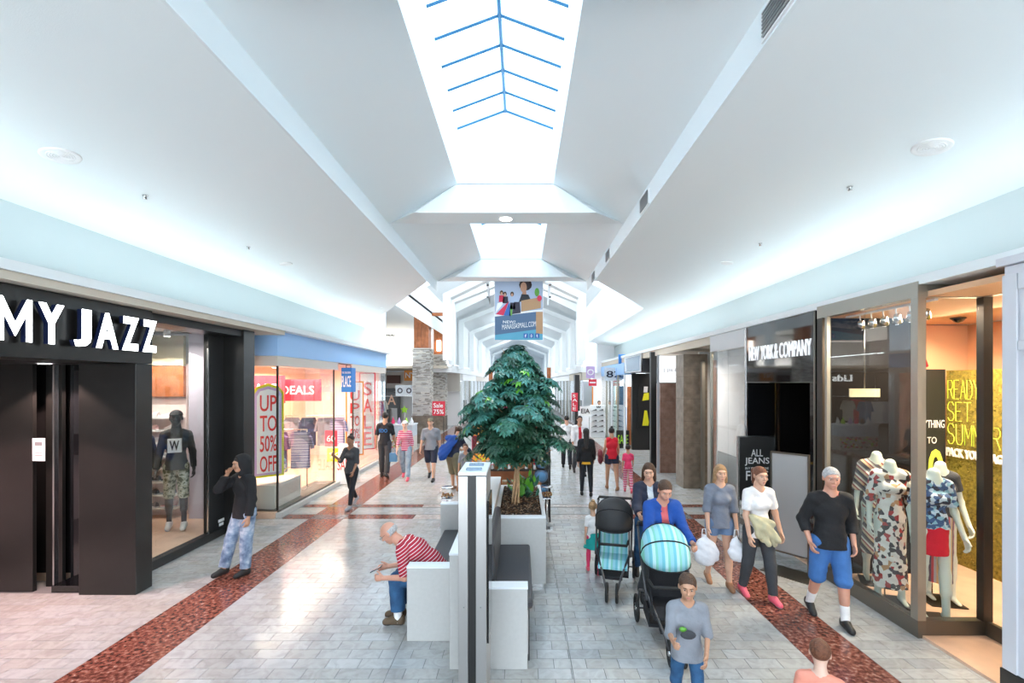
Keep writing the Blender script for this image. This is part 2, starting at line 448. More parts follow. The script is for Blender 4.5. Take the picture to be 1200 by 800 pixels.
# cove walls, ledges, bulkheads
ZL, UL = 3.86, 4.54
for sd, nm in ((-1, 'left'), (1, 'right')):
    ye = 16.4 if sd < 0 else 25
    a = MB(); u = 5.25
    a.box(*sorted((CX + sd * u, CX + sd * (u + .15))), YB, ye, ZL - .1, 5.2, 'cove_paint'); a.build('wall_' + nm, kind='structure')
    b = MB(); b.box(*sorted((CX + sd * (UL + .061), CX + sd * 5.4)), YB, (17.2 if sd < 0 else 26), ZL - .05, ZL, 'white_paint')
    b.box(*sorted((CX + sd * UL, CX + sd * (UL + .06))), YB, (17.2 if sd < 0 else 26), ZL - .05, ZL + .05, 'white_paint'); b.build('trim_2', kind='structure')
MB().box(-5.6, CX - UL - .03, 3.02, 9.5, 3.725, ZL - .052, 'beige_paint').build('wall_left', kind='structure')
MB().box(CX + UL + .09, 5.6, YB, 2.5, 3.70, ZL - .052, 'beige_paint').build('wall_right', kind='structure')
MB().box(CX + UL + .03, 5.6, 8.95, 26, 3.62, ZL - .052, 'beige_paint').build('wall_right', kind='structure')
# outer wall planes behind the shops and the closed roof of the shop rows
MB().box(-9.2, -9.0, YB, 17.2, 0, 4.2, 'pale_wall').build('wall_left', kind='structure')
MB().box(8.0, 8.2, YB, 30, 0, 4.2, 'pale_wall').build('wall_right', kind='structure')
MB().box(-9.2, -5.62, YB, 17.2, 3.75, 3.86, 'pale_wall').build('ceiling', kind='structure')
MB().box(5.62, 8.2, YB, 30, 3.75, 3.86, 'pale_wall').build('ceiling', kind='structure')
# storefront walls on both sides next to and behind the camera
MB().box(-5.6, -5.2, YB, 3.0, 0, 3.6, 'cream').build('wall_left', kind='structure')
MB().box(4.9, 5.3, YB, 2.6, 0, 3.7, 'cream').build('wall_right', kind='structure')

# ceiling fittings
def air_disc(p, slope, label):
    t = empty('ceiling_speaker', label, 'speaker', p); t.rotation_euler = (0, slope, 0)
    MB().lathe((0, 0, 0), [(.12, -.006), (.145, -.012), (.15, -.004), (.15, .01), (.01, .01)], 'white_print', 28).build('rim', t)
    g = MB()
    for r in (.02, .04, .06, .08, .1): g.tube([(r * math.cos(q * .3142), r * math.sin(q * .3142), -.006) for q in range(20)], .006, 'white_print', 5, closed=True)
    g.lathe((0, 0, 0), [(.12, -.002), (.12, .0), (.01, .0)], 'backrest_grey', 20); g.build('grille', t)
def on_ceiling(xp, yp):
    # intersect the view ray with the outer sloping ceiling
    dx, dz = (xp - VX) / F, (VY - yp) / F; sd = 1 if xp > VX else -1
    # z = ZB - .155*(sd*(X-CX)-UB)
    t = (ZB + .155 * UB + .155 * sd * CX - H) / (dz + .155 * sd * dx)
    return (dx * t, t, H + dz * t - .002), math.atan(.155) * sd
for xp, yp, l in ((71, 182, 'round white speaker grille in the left sloping ceiling above the black shop'), (1092, 172, 'round white speaker grille in the right sloping ceiling above the mannequin window')):
    p, s = on_ceiling(xp, yp); air_disc(p, s, l)
for xp, yp, l in ((335, 309, 'left ceiling, above the blue shop corner'), (852, 308, 'right ceiling, above the pale shop sign')):
    p, s = on_ceiling(xp, yp)
    q = MB().lathe((0, 0, 0), [(.09, -.012), (.11, -.004), (.11, .012), (.01, .012)], 'white_print', 20).build('smoke_detector'); q.location = p
    q.rotation_euler = (0, s, 0); tag(q, 'small white round disc in the ' + l, 'smoke detector')
for xp, yp, l in ((170, 229, 'left ceiling, second from the near end'), (291, 289, 'left ceiling above the black and blue shops'), (996, 219, 'right ceiling, near the round speaker'), (891, 285, 'right ceiling, above the glossy black sign'),):
    p, s = on_ceiling(xp, yp); q = MB().lathe((0, 0, 0), [(.006, -.04), (.02, -.036), (.012, -.01), (.03, 0)], 'chrome', 10).build('sprinkler'); q.location = p
    tag(q, 'tiny metal sprinkler head in the ' + l, 'sprinkler')
for i, (xp, lab) in enumerate(((915, 'nearest, at the top edge'), (756, 'middle, beside the first cross beam'), (713, 'third along, beyond the first cross beam'), (696, 'farthest, small, above the banner court'))):
    Y = (UB + CX) * F / (xp - VX); t = empty('air_vent', 'grey slatted air vent in the right ceiling step, ' + lab, 'air vent', (CX + UB - .004, Y, (ZA + ZB) / 2 - .02))
    MB().box(-.012, .004, -.23, .23, -.11, .11, 'white_print').build('frame', t)
    for k in range(7): MB().box(-.026, -.012, -.2, .2, -.085 + k * .027, -.073 + k * .027, 'brushed_steel').build('slat', t)
    MB().box(-.014, -.011, -.2, .2, -.09, .09, 'black_print').build('backing', t)
t = empty('downlight', 'round lit downlight in the underside of the first cross beam', 'downlight', (CX + .0, 7.76, ZA))
MB().lathe((0, 0, 0), [(.11, -.01), (.13, -.004), (.13, .0), (.01, 0)], 'white_print', 24).build('rim', t)
MB().lathe((0, 0, 0), [(.1, -.013), (.1, -.009)], 'lamp_white', 24).build('lens', t)

# ------------------------------------------------------------ court and far mall beyond the second beam
mat('far_white', (.82, .87, .90), .8)
mat('pale_cyan', (.62, .78, .82), .8)
mat('white_bright', (.88, .90, .92), .8)
q = MB()
for sd in (-1, 1):
    extr(q, [(sd * 3.84, 5.28), (sd * 3.84, 6.9), (sd * .9, 9.0)], 13.5, 26, 'far_white')
    extr(q, [(sd * 3.61, 3.80), (sd * 3.61, 6.6), (sd * .9, 7.9), (0, 8.2)], 26, 75, 'far_white')
extr(q, [(-.9, 9.0), (.9, 9.0)], 13.5, 26, 'far_white')
for sd in (-1, 1):   # closing planes between beam and court roof
    q.add([(CX + sd * UB, 12.57, ZA), (CX + sd * 3.83, 13.5, 4.9), (CX + sd * 3.83, 13.5, 6.9), (CX + sd * UW, 12.57, 9.2)], [(0, 1, 2, 3)], 'far_white')
q.add([(CX - 2.02, 12.57, ZA), (CX + 2.02, 12.57, ZA), (CX + .9, 12.57, 9.1), (CX - .9, 12.57, 9.1)], [(0, 1, 2, 3)], 'far_white')
q.add([(CX - 3.83, 26, 6.9), (CX - .9, 26, 9.0), (CX + .9, 26, 9.0), (CX + 3.83, 26, 6.9), (CX + 3.6, 26, 6.6), (CX + .9, 26, 7.9), (CX, 26, 8.2), (CX - .9, 26, 7.9), (CX - 3.6, 26, 6.6)],
      [(0, 8, 7, 1), (1, 7, 6, 5, 2), (2, 5, 4, 3)], 'far_white')
q.add([(-14, 75, 0), (12, 75, 0), (12, 75, 9), (-14, 75, 9)], [(0, 1, 2, 3)], 'white_bright')
q.build('ceiling', kind='structure')
def rib(Y, hw, ez, pz, t=.28, d=.5):
    m = MB(); P = [(-hw, 3.6), (-hw, ez), (0, pz), (hw, ez), (hw, 3.6)]
    In = [(-hw + t, 3.6), (-hw + t, ez - t * .5), (0, pz - t), (hw - t, ez - t * .5), (hw - t, 3.6)]
    for y0 in (Y,):
        vs = [(CX + u, y0, z) for u, z in P] + [(CX + u, y0, z) for u, z in In] + [(CX + u, y0 + d, z) for u, z in P] + [(CX + u, y0 + d, z) for u, z in In]
        fs = []
        for i in range(4): fs += [(i, i + 1, 6 + i, 5 + i), (5 + i, 6 + i, 16 + i, 15 + i), (10 + i, 15 + i, 16 + i, 11 + i), (i, 10 + i, 11 + i, i + 1)]
        m.add(vs, fs, 'white_paint')
    m.build('trim_3', kind='structure')
for (Y, hw, ez, pz) in ((17.5, 2.7, 6.1, 7.4), (22, 3.2, 6.7, 8.0), (28, 3.5, 6.5, 7.9), (34, 3.5, 6.5, 7.9), (41, 3.5, 6.5, 7.9), (50, 3.5, 6.5, 7.9), (60, 3.5, 6.5, 7.9)): rib(Y, hw, ez, pz)
# far mall side ledges and coves
for sd, nm in ((-1, 'left'), (1, 'right')):
    q = MB(); u0, u1 = sorted((CX + sd * 3.6, CX + sd * 5.4))
    q.box(*sorted((CX + sd * 3.67, CX + sd * 5.4)), 26, 75, 3.35, 3.7, 'white_bright'); q.box(*sorted((CX + sd * 3.6, CX + sd * 3.66)), 26, 75, 3.35, 3.78, 'white_bright')
    q.build('wall_' + nm, kind='structure')
MB().box(-14, -5.6, 30.2, 30.5, 0, 7, 'white_bright').build('wall_back', kind='structure')
MB().box(-14, -4.1, 25.4, 30.2, 3.55, 3.7, 'beige_paint').build('trim_4', kind='structure')
MB().box(-14, -4.1, 16.9, 30.4, 5.9, 6.0, 'far_white').build('ceiling', kind='structure')
MB().box(-14.2, -14, 16, 31, 0, 6, 'pale_wall').build('wall_left', kind='structure')
MB().box(-14, -5.05, 17.25, 17.35, 3.5, 6, 'far_white').build('wall_left', kind='structure')
MB().box(4.05, 8, 25, 25.3, 3.3, 5.2, 'white_bright').build('wall_right', kind='structure')
area('cove_light', (-9, 29.9, 3.8), (9, .1), (R(160), 0, 0), 60, (1, .96, .9))
area('cove_light', (CX + 3.9, 45, 3.85), (.1, 36), (0, R(165), 0), 160, (.95, .98, 1))
area('cove_light', (CX - 3.9, 45, 3.85), (.1, 36), (0, R(-165), 0), 160, (.95, .98, 1))

# ------------------------------------------------------------ black sneaker shop, left
def panel(name, parent, x0, x1, y0, y1, z0, z1, m, bevel=0, kind=None, label=None):
    o = MB().box(x0, x1, y0, y1, z0, z1, m).build(name, parent, kind, bevel)
    if label: o['label'] = label
    return o
js = empty('storefront', 'black sneaker shop front with white lit letters reading MY JAZZ', 'storefront', (-5.2, 6, 0))
def P_(n, *a, **k): # part at world coordinates under js
    o = panel(n, js, *a, **k); o.location = -js.location; return o
XF = -5.0
P_('pillar', -5.74, XF, 6.03, 6.30, 0, 3.0, 'black_panel', bevel=.004)
P_('fascia', -5.74, XF, 3.02, 6.30, 3.003, 3.72, 'black_panel', bevel=.004)
P_('header', -5.6, -5.12, 6.303, 8.50, 3.60, 3.72, 'black_satin')
P_('portal_column', -5.46, -5.07, 8.50, 8.84, 0, 3.72, 'black_panel', bevel=.004)
P_('portal_column', -5.52, -5.44, 8.08, 8.497, .13, 3.595, 'black_satin')
P_('kerb', -5.52, -5.40, 6.303, 8.497, 0, .13, 'black_satin')
P_('soffit', -8.9, -5.75, 3.02, 6.6, 3.0, 3.06, 'black_satin')
# recess wall facing the camera: panels, steel strips, narrow lit slot
for x0, x1, y in ((-7.6, -6.995, 6.12), (-6.94, -6.43, 6.12), (-6.42, -6.2, 6.28)):
    P_('wall_panel', x0, x1, y, y + .05, 0, 2.998, 'black_panel')
for x0, x1, y in ((-6.99, -6.945, 6.08), (-6.19, -6.17, 6.14), (-5.785, -5.765, 6.1)):
    P_('steel_strip', x0, x1, y, y + .06, 0, 2.998, 'chrome')
P_('slot_glass', -6.165, -5.79, 6.36, 6.38, .0, 2.998, 'black_gloss')
P_('slot_sill', -6.165, -5.79, 6.1, 6.36, 0, .09, 'black_gloss')
t = MB().box(-.082, .082, -.006, 0, -.15, .15, 'white_print').build('notice'); t.location = (gX(46, 6.12), 6.118, gZ(526.5, 6.12))
tag(t, 'small white notice sheet taped on the black panel left of the black pillar', 'notice')
q = MB().box(-.05, .05, -.008, -.006, .05, .1, 'backrest_grey')
for k in range(3): q.box(-.055, .055, -.008, -.006, -.01 - k * .035, .0 - k * .035, 'black_print')
q.box(-.03, .03, -.008, -.006, -.13, -.122, 'black_print'); q.build('print', t)
# lit channel letters
def letter_M(q, o, w_, h_, m, depth):
    s_ = .17
    q.poly(o, Y_, Z_, [(0, 0), (s_ * w_, 0), (s_ * w_, .62 * h_), (.5 * w_, .12 * h_), (.83 * w_, .62 * h_), (.83 * w_, 0), (w_, 0), (w_, h_), (.86 * w_, h_), (.5 * w_, .42 * h_), (.14 * w_, h_), (0, h_)], m, depth)
def channel_letter(ch, x0, x1, parent):
    y0 = 4.9 * F / (VX - x0) if x0 < 600 else 0; y1 = 4.9 * F / (VX - x1)
    if ch == 'M':
        q = MB(); letter_M(q, (-4.905, y0, 3.155), y1 - y0, .42, 'letters_lit', .008); letter_M(q, (-4.957, y0, 3.155), y1 - y0, .42, 'blue_edge', .05); return q.build('sign_letter', parent)
    q = MB(); q.text(ch, (-4.905, y0, 3.155), Y_, Z_, y1 - y0, .42, 'letters_lit', .008, bold=.035)
    q.text(ch, (-4.957, y0, 3.155), Y_, Z_, y1 - y0, .42, 'blue_edge', .05, bold=.035)
    o = q.build('sign_letter', parent); return o
mat('blue_edge', (.006, .012, .05), .4)
ls = empty('shop_sign', 'white lit letters MY JAZZ standing off the black fascia', 'sign', (-4.95, 5.3, 3.15))
for ch, a, b in (('M', -3, 37.5), ('Y', 45.5, 75), ('J', 87, 107), ('A', 113, 138.5), ('Z', 143.5, 162.5), ('Z', 167.5, 183.5)):
    o = channel_letter(ch, a, b, ls); o.location = -ls.location
t = empty('downlight', 'lit recessed downlight above the black entrance of the sneaker shop', 'downlight', (gX(52.5, 5.9), 5.9, 3.0))
MB().lathe((0, 0, 0), [(.07, -.008), (.09, -.003), (.09, 0), (.01, 0)], 'white_print', 20).build('rim', t)
MB().lathe((0, 0, 0), [(.065, -.01), (.065, -.006)], 'lamp_white', 20).build('lens', t)
l = bpy.data.lights.new('spot', 'SPOT'); l.energy = 120; l.spot_size = R(110); l.color = (1, .72, .66); l.shadow_soft_size = .06
lo = bpy.data.objects.new('downlight_lamp', l); COL.objects.link(lo); lo.location = (gX(52.5, 5.9), 5.9, 2.96)
l = bpy.data.lights.new('spot', 'SPOT'); l.energy = 200; l.spot_size = R(120); l.color = (1, .6, .58); l.shadow_soft_size = .08
lo = bpy.data.objects.new('downlight_lamp', l); COL.objects.link(lo); lo.location = (-6.3, 4.6, 2.96)
# window glass in three panes
wn1 = empty('window_2', None, None, (-5.45, 6.31, .13), kind='structure')
for a, b in ((0, .62), (.63, 1.30), (1.31, 1.76)):
    MB().box(-.006, .006, a, b, .005, 3.46, 'shop_glass').build('pane', wn1)
MB().box(-.012, .012, 1.768, 1.785, 0, 3.22, 'chrome').build('mullion', wn1)
for dz in (0, .0):
    q = MB().box(-.0, .005, 2.0, 2.16, .12, .17, 'white_print').box(-.0, .005, 2.02, 2.14, .05, .10, 'white_print').build('sticker', wn1); q.location.x += .034
    break
# shop interior
MB().box(-9, -5.45, 9.30, 9.40, 0, 3.74, 'pale_wall').build('wall_back', kind='structure')
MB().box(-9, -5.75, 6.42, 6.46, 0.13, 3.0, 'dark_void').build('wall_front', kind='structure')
MB().box(-6.42, -5.56, 8.98, 9.02, .13, 3.70, 'lavender').build('trim_5', kind='structure')
mat('khaki_wall', (.42, .38, .26), .7)
sw = empty('shoe_wall', 'white and pink sneaker display wall behind the dressed dark mannequin', 'shelving', (-7.5, 9.25, .13))
MB().box(-1.2, .85, -.02, .04, 0, 3.0, 'pink_wall').build('back_panel', sw)
MB().box(-1.2, .85, -.10, -.03, 2.35, 2.95, 'wood_orange').build('header', sw); MB().box(-1.2, .85, -.10, -.03, 2.96, 3.55, 'khaki_wall').build('upper_header', sw)
MB().text('on N', (-.35, -.105, 2.55), X_, Z_, .45, .2, 'letters_lit', .01, .01).build('lettering', sw)
MB().box(-.45, .2, -.104, -.10, 2.48, 2.82, 'blue_sign').build('sign_plate', sw)
rows = [1.95, 1.7, 1.45, 1.2, .95, .7, .45, .2]
for i, z in enumerate(rows): MB().box(-1.15, .82, -.30, -.021, z - .022, z, 'white_print' if i < 4 else 'cream').build('shelf', sw)
mat('sneaker_white', (.8, .76, .76), .5); mat('sneaker_pink', (.8, .5, .5), .5); mat('sneaker_red', (.5, .03, .04), .5); mat('sneaker_black', (.03, .03, .035), .5); mat('sneaker_grey', (.3, .28, .3), .5)
def sneaker(upper, name='sneaker', L=.28):
    q = MB(); s = L / .28
    prof = [(-.13, .034, .085), (-.09, .036, .095), (-.04, .036, .09), (.0, .038, .070), (.05, .044, .052), (.10, .044, .042), (.135, .028, .032)]
    vs = []; fs = []; n = 8
    for (x, w, h) in prof:
        for k in range(n):
            a = math.pi * k / (n - 1); vs.append((math.cos(a) * w * s, x * s, (.015 + math.sin(a) * h) * s))
    for i in range(len(prof) - 1):
        for k in range(n - 1): fs.append((i * n + k, i * n + k + 1, (i + 1) * n + k + 1, (i + 1) * n + k))
    fs += [tuple(range(n)), tuple(range((len(prof) - 1) * n, len(prof) * n))[::-1]]
    q.add(vs, fs, upper, True); o = q.build(name)
    so = MB(); pts = [(-.142, .02), (-.12, .036), (0, .038), (.08, .05), (.125, .04), (.148, .0), (.125, -.04), (.08, -.05), (0, -.038), (-.12, -.036), (-.142, -.02)]
    so.poly((0, 0, 0), Y_, X_, [(x * s, y * s) for x, y in pts], 'white_print', -.022 * s); so.build('sole', o); return o
kinds = ['sneaker_white', 'sneaker_pink', 'sneaker_red', 'sneaker_black', 'sneaker_grey']
cols_ = {'sneaker_white': 'white', 'sneaker_pink': 'pink', 'sneaker_red': 'red', 'sneaker_black': 'black', 'sneaker_grey': 'grey'}
protos = {k: None for k in kinds}
rown = ['topmost', 'second', 'third', 'fourth', 'fifth', 'sixth', 'seventh', 'lowest']
pos_n = ['leftmost', 'second from the left', 'middle', 'second from the right', 'rightmost']
for i, z in enumerate(rows):
    for j in range(5):
        k = random.choice(kinds[:2] + ['sneaker_white']) if i < 4 else random.choice(kinds[1:])
        if protos[k] is None: o = protos[k] = sneaker(k)
        else:
            o = protos[k].copy(); COL.objects.link(o)
            for c in protos[k].children: d = c.copy(); COL.objects.link(d); d.parent = o
        o.location = (-7.5 - .62 + j * .31, 9.25 - .16, .13 + z + .001); o.rotation_euler = (0, 0, R(random.uniform(60, 115)))
        tag(o, '%s sneaker on the %s shelf of the shoe wall, %s' % (cols_[k], rown[i], pos_n[j]), 'shoe', 'sneakers on the shoe wall')
for i, xx in enumerate((-7.35, -6.9, -6.55)):
    t = empty('spotlight', 'small lit ceiling spot inside the sneaker shop, %s of three' % ('leftmost', 'middle', 'rightmost')[i], 'spotlight', (xx, 8.6, 3.75), group='ceiling spots of the sneaker shop')
    MB().lathe((0, 0, 0), [(.05, -.14), (.06, -.05), (.03, 0)], 'white_print', 14).build('housing', t)
    MB().lathe((0, 0, 0), [(.048, -.146), (.048, -.138)], 'lamp_white', 14).build('lens', t)
    l = bpy.data.lights.new('spot', 'SPOT'); l.energy = 22; l.spot_size = R(120); l.color = (1, .9, .84)
    lo = bpy.data.objects.new('spot_lamp', l); COL.objects.link(lo); lo.location = (xx, 8.6, 3.58)

# ------------------------------------------------------------ blue children's clothes shop, left
bs = empty('storefront', "children's clothes shop front with pale blue fascia and glass corner", 'storefront', (-5.3, 13, 0))
def B_(n, *a, **k):
    o = panel(n, bs, *a, **k); o.location = -bs.location; return o
XB = -4.99
B_('fascia', -5.6, XB, 9.52, 17.2, 3.31, 3.825, 'blue_fascia')
B_('fascia_band', -5.58, XB - .01, 9.53, 12.7, 3.10, 3.305, 'cream')
B_('fascia_band', -5.58, XB - .01, 13.75, 17.18, 3.10, 3.305, 'cream')
B_('kerb', -5.56, XB + .10, 9.46, 17.2, 0, .10, 'laminate')
B_('kerb_frame', -5.50, XB + .02, 9.52, 12.4, .101, .14, 'bronze_metal')
for y in (9.53, 12.4, 13.8): B_('glass_post', XB - .035, XB, y, y + .035, .14, 3.10, 'bronze_dark')
w3 = empty('window_3', None, None, (XB - .02, 9.57, .14), kind='structure')
for i in range(3): MB().box(-.006, .006, i * .95, i * .95 + .935, 0, 2.95, 'shop_glass').build('pane', w3)
for i in range(3): MB().box(-.006, .006, 4.3 + i * 1.1, 4.3 + i * 1.1 + 1.08, 0, 2.95, 'shop_glass').build('pane', w3)
MB().box(-.50, -.03, -.035, -.023, 0, 2.95, 'shop_glass').build('pane', w3)
# the blue bag sign
t = empty('hanging_sign', 'blue box sign shaped like a shopping bag hanging at the blue shop entrance', 'sign', (-4.72, 12.7, 2.50))
MB().box(-.14, .14, -.16, .16, 0, .66, 'blue_sign').build('box', t, bevel=.01)
q = MB(); q.text('THE CHILDRENS', (-.12, -.163, .50), X_, Z_, .24, .055, 'white_print', .004); q.text('PLACE', (-.125, -.163, .14), X_, Z_, .25, .30, 'white_print', .004, .01)
q.build('lettering', t)
MB().tube([(-.06, 0, .66), (-.06, 0, .74), (.06, 0, .74), (.06, 0, .66)], .012, 'bronze_dark', 6).tube([(0, 0, .74), (-.27, 0, .78)], .012, 'bronze_dark', 6).build('bracket', t)
# interior
MB().box(-9, -5.0, 9.41, 17.2, -.02, .12, 'wood_floor').build('floor', kind='structure')
MB().box(-8.0, -7.9, 9.45, 17.2, .12, 3.7, 'warm_wall').build('wall_back', kind='structure')
MB().box(-7.9, -5.62, 9.42, 17.2, 3.3, 3.36, 'pale_wall').build('ceiling', kind='structure')
MB().box(-7.9, -5.2, 17.0, 17.2, .12, 3.3, 'pink_wall').build('wall_back', kind='structure')
q = MB(); q.box(-7.6, -5.12, 9.62, 10.8, .121, .62, 'cream'); o = q.build('display_plinth'); tag(o, 'cream display plinth behind the corner glass of the blue shop', 'plinth')
def arch_poster(x, y, z, wd, ht, label, letters, cols=('yellow', 'blue_sign', 'white_print'), face=X_, arch=True):
    r = Vector((face[0], face[1], face[2])).normalized(); t = empty('poster', label, 'poster', (x, y, z))
    def outline(e):
        w2 = wd / 2 - e; pts = [(-w2, e), (w2, e)]
        if arch: pts += [(w2, ht - wd * .3 - e), (w2 * .72, ht - wd * .12 - e), (0, ht - e * 1.3), (-w2 * .72, ht - wd * .12 - e), (-w2, ht - wd * .3 - e)]
        else: pts += [(w2, ht - e), (-w2, ht - e)]
        return pts
    n = r.cross(Z_).normalized()
    for i, c in enumerate(cols):
        q = MB(); q.poly(n * (.008 * i), r, Z_, outline(wd * .075 * i), c, .008); q.build('board', t)
    k = len(letters); hh = ht * .86 / k; q = MB()
    for i, ch in enumerate(letters):
        q.text(ch, n * .026 - r * wd * .26 + Z_ * (ht * .9 - (i + 1) * hh + hh * .08), r, Z_, wd * .52, hh * .8, 'red_bright', .004, .01)
    q.build('lettering', t); return t
arch_poster(-5.42, 9.95, .62 + .12, .62, 2.0, 'tall rainbow-edged arch poster with red lettering at the corner of the blue shop window', ('UP', 'TO', '50%', 'OFF'), ('yellow', 'lilac', 'white_print'), (.75, .66, 0))
arch_poster(-6.15, 10.3, .60, .5, 2.0, 'red clearance poster left of the rainbow arch poster', ('S', 'A', 'L', 'E'), ('red_bright', 'white_print', 'yellow'), (1, 0, 0), False)
arch_poster(-5.16, 14.4, .5, .55, 2.3, 'tall white poster with red lettering right of the hanging blue bag sign', ('U', 'P', 'TO', '50%', 'OFF'), ('orange', 'white_print'), (.8, .6, 0), False)
arch_poster(-5.2, 15.7, .5, .55, 2.6, 'tall pink and red poster near the far end of the blue shop glass', ('S', 'A', 'L', 'E'), ('red_sign', 'white_print'), (.8, .6, 0), False)
for (x, y, z, wd, ht, s, l) in ((-7.0, 12.6, 2.2, 1.2, .75, 'SALE', 'red hanging sale banner deep inside the blue shop, left one'), (-6.2, 12.9, 2.25, 1.3, .6, 'DEALS', 'coral hanging banner inside the blue shop, right one'), (-5.4, 13.2, .95, .34, .45, '60', 'red price sign at the entrance of the blue shop'), (-5.35, 13.3, .5, .4, .38, '%', 'yellow price sign below the red price sign at the blue shop')):
    t = MB().box(-wd / 2, wd / 2, -.012, .012, 0, ht, 'yellow' if 'yellow' in l else 'red_sign').build('price_sign' if wd < .5 else 'banner'); t.location = (x, y, z); tag(t, l, 'sign')
    MB().text(s, (-wd * .35, -.014, ht * .3), X_, Z_, wd * .7, ht * .4, 'white_print', .003, .01).build('lettering', t)
# clothes rails with hanging garments
mat('cloth_navy', (.05, .06, .12), .9, bump=.4, bscale=30); mat('cloth_blue', (.10, .25, .45), .9, bump=.4, bscale=30); mat('cloth_purple', (.16, .10, .22), .9); mat('cloth_grey', (.3, .3, .36), .9)
ramp_mat('cloth_plaid', 'stripe', [(0, (.25, .25, .45)), (.3, (.6, .6, .7)), (.45, (.12, .12, .3)), (.8, (.5, .5, .65))], 14, .9)
ramp_mat('cloth_pattern', 'voronoi', [(0, (.75, .75, .2)), (.3, (.35, .3, .6)), (.6, (.8, .8, .85)), (.8, (.2, .45, .6))], 22, .9)
def garment(m, label, x, y, z, w=.46, h=.62, rz=0, group=None, d=.10, cat='garment'):
    t = empty('hanging_garment', label, cat, (x, y, z), rz, group); q = MB()
    pts = [(-w * .16, 0), (-w * .5, -.07), (-w * .62, -.36), (-w * .46, -.38), (-w * .40, -.16), (-w * .42, -h), (w * .42, -h), (w * .40, -.16), (w * .46, -.38), (w * .62, -.36), (w * .5, -.07), (w * .16, 0), (0, -.05)]
    q.poly((0, d / 2, 0), X_, Z_, pts, m, d); q.build('cloth', t, bevel=.02)
    MB().tube([(-.17, 0, -.03), (0, 0, .04), (.17, 0, -.03)], .007, 'chrome', 6).tube([(0, 0, .04), (0, 0, .09), (.03, 0, .12)], .005, 'chrome', 6).build('hanger', t); return t
def rail(x0, x1, y, z, label):
    t = empty('clothes_rail', label, 'clothes rail', ((x0 + x1) / 2, y, .12)); L = (x1 - x0) / 2
    MB().tube([(-L, 0, 0), (-L, 0, z - .12), (L, 0, z - .12), (L, 0, 0)], .016, 'chrome', 8).build('frame', t)
    for s in (-1, 1): MB().box(s * L - .02, s * L + .02, -.25, .25, 0, .03, 'chrome').build('foot', t)
rail(-7.2, -5.3, 11.5, 1.60, 'long chrome clothes rail inside the blue shop window')
for i, (x, m, l) in enumerate(((-7.05, 'cloth_blue', 'blue top at the left end of the chrome rail in the blue shop'), (-6.45, 'cloth_blue', 'denim top, second on the chrome rail in the blue shop'), (-5.98, 'cloth_purple', 'dark purple jacket in the middle of the chrome rail'), (-5.46, 'cloth_plaid', 'plaid shirt at the right end of the chrome rail'))):
    garment(m, l, x, 11.5, 1.49, .52, .85, R(random.uniform(-25, 25)))
garment('cloth_pattern', 'yellow and purple patterned leggings hanging below the purple jacket', -5.85, 11.15, .98, .36, .75, R(20))
rail(-7.2, -5.4, 14.2, 1.75, 'far chrome clothes rail deep in the blue shop')
for i, (x, m, l) in enumerate(((-7.0, 'cloth_grey', 'grey top at the left of the far rail'), (-6.5, 'cloth_navy', 'navy top on the far rail'), (-6.0, 'cloth_grey', 'pale grey top on the far rail, third'), (-5.6, 'cloth_plaid', 'plaid top at the right end of the far rail'))):
    garment(m, l + ' in the blue shop', x, 14.2, 1.64, .5, .8, R(random.uniform(-20, 20)))
for i, x in enumerate((-7.0, -6.5, -6.0, -5.5)):
    t = empty('spotlight', 'lit white track spot in the blue shop ceiling, %s' % pos_n[i if i < 3 else 4], 'spotlight', (x, 10.8 + i * .25, 3.3), group='track spots of the blue shop')
    MB().lathe((0, 0, 0), [(.055, -.18), (.065, -.06), (.03, 0)], 'white_print', 12).build('housing', t)
    MB().lathe((0, 0, 0), [(.05, -.185), (.05, -.178)], 'lamp_white', 12).build('lens', t)
t = empty('notice_stand', 'white folding notice board standing at the blue shop entrance', 'sign', (-4.75, 12.75, 0))
for s in (-1, 1): 
    M_ = Matrix.Rotation(s * .18, 4, 'X'); MB().box(-.25, .25, -.012, .012, .02, 1.1, 'white_print', Matrix.Translation((0, s * .2, 0)) @ M_).build('board', t)
MB().text('SALE', (-.2, -.24, .4), X_, Z_, .4, .3, 'red_bright', .004).build('lettering', t)

# ------------------------------------------------------------ seating island: spine, benches, planter, tree, pylon
sp_ = empty('divider_wall', 'white laminate divider between the two benches, left of the planter', 'divider', (-.525, 4.46, 0))
MB().box(-.165, .165, 0, 3.64, 0, 1.095, 'laminate').build('body', sp_, bevel=.006)
MB().box(-.17, .17, -.006, 3.65, 1.096, 1.117, 'laminate_top').build('top_cap', sp_, bevel=.003)
lb = empty('bench', 'white bench with grey backrest on the left, the old man sits on it', 'bench', (-.96, 4.95, 0))
MB().box(-.26, .262, 0, .14, 0, .775, 'laminate').build('arm_panel', lb, bevel=.006)
MB().box(-.264, .262, -.004, .144, .776, .793, 'laminate_top').build('arm_cap', lb, bevel=.003)
MB().box(-.30, .262, 2.30, 2.44, 0, .85, 'laminate').build('arm_panel', lb, bevel=.006)
MB().box(-.304, .262, 2.296, 2.444, .851, .868, 'laminate_top').build('arm_cap', lb, bevel=.003)
MB().box(-.22, .262, .145, 2.295, .08, .40, 'laminate').build('seat_box', lb, bevel=.006)
MB().box(-.24, .20, .15, 2.29, .401, .47, 'cushion').build('seat_cushion', lb, bevel=.02)
MB().box(-.035, .035, .17, 2.27, 0, .42, 'backrest_grey', Matrix.Translation((.12, 0, .475)) @ Matrix.Rotation(R(12), 4, 'Y')).build('backrest', lb, bevel=.02)
rb = empty('bench', 'white bench with black cushion on the right side of the divider', 'bench', (-.12, 4.46, 0))
MB().box(-.235, .18, 0, .14, 0, .77, 'laminate').build('arm_panel', rb, bevel=.006)
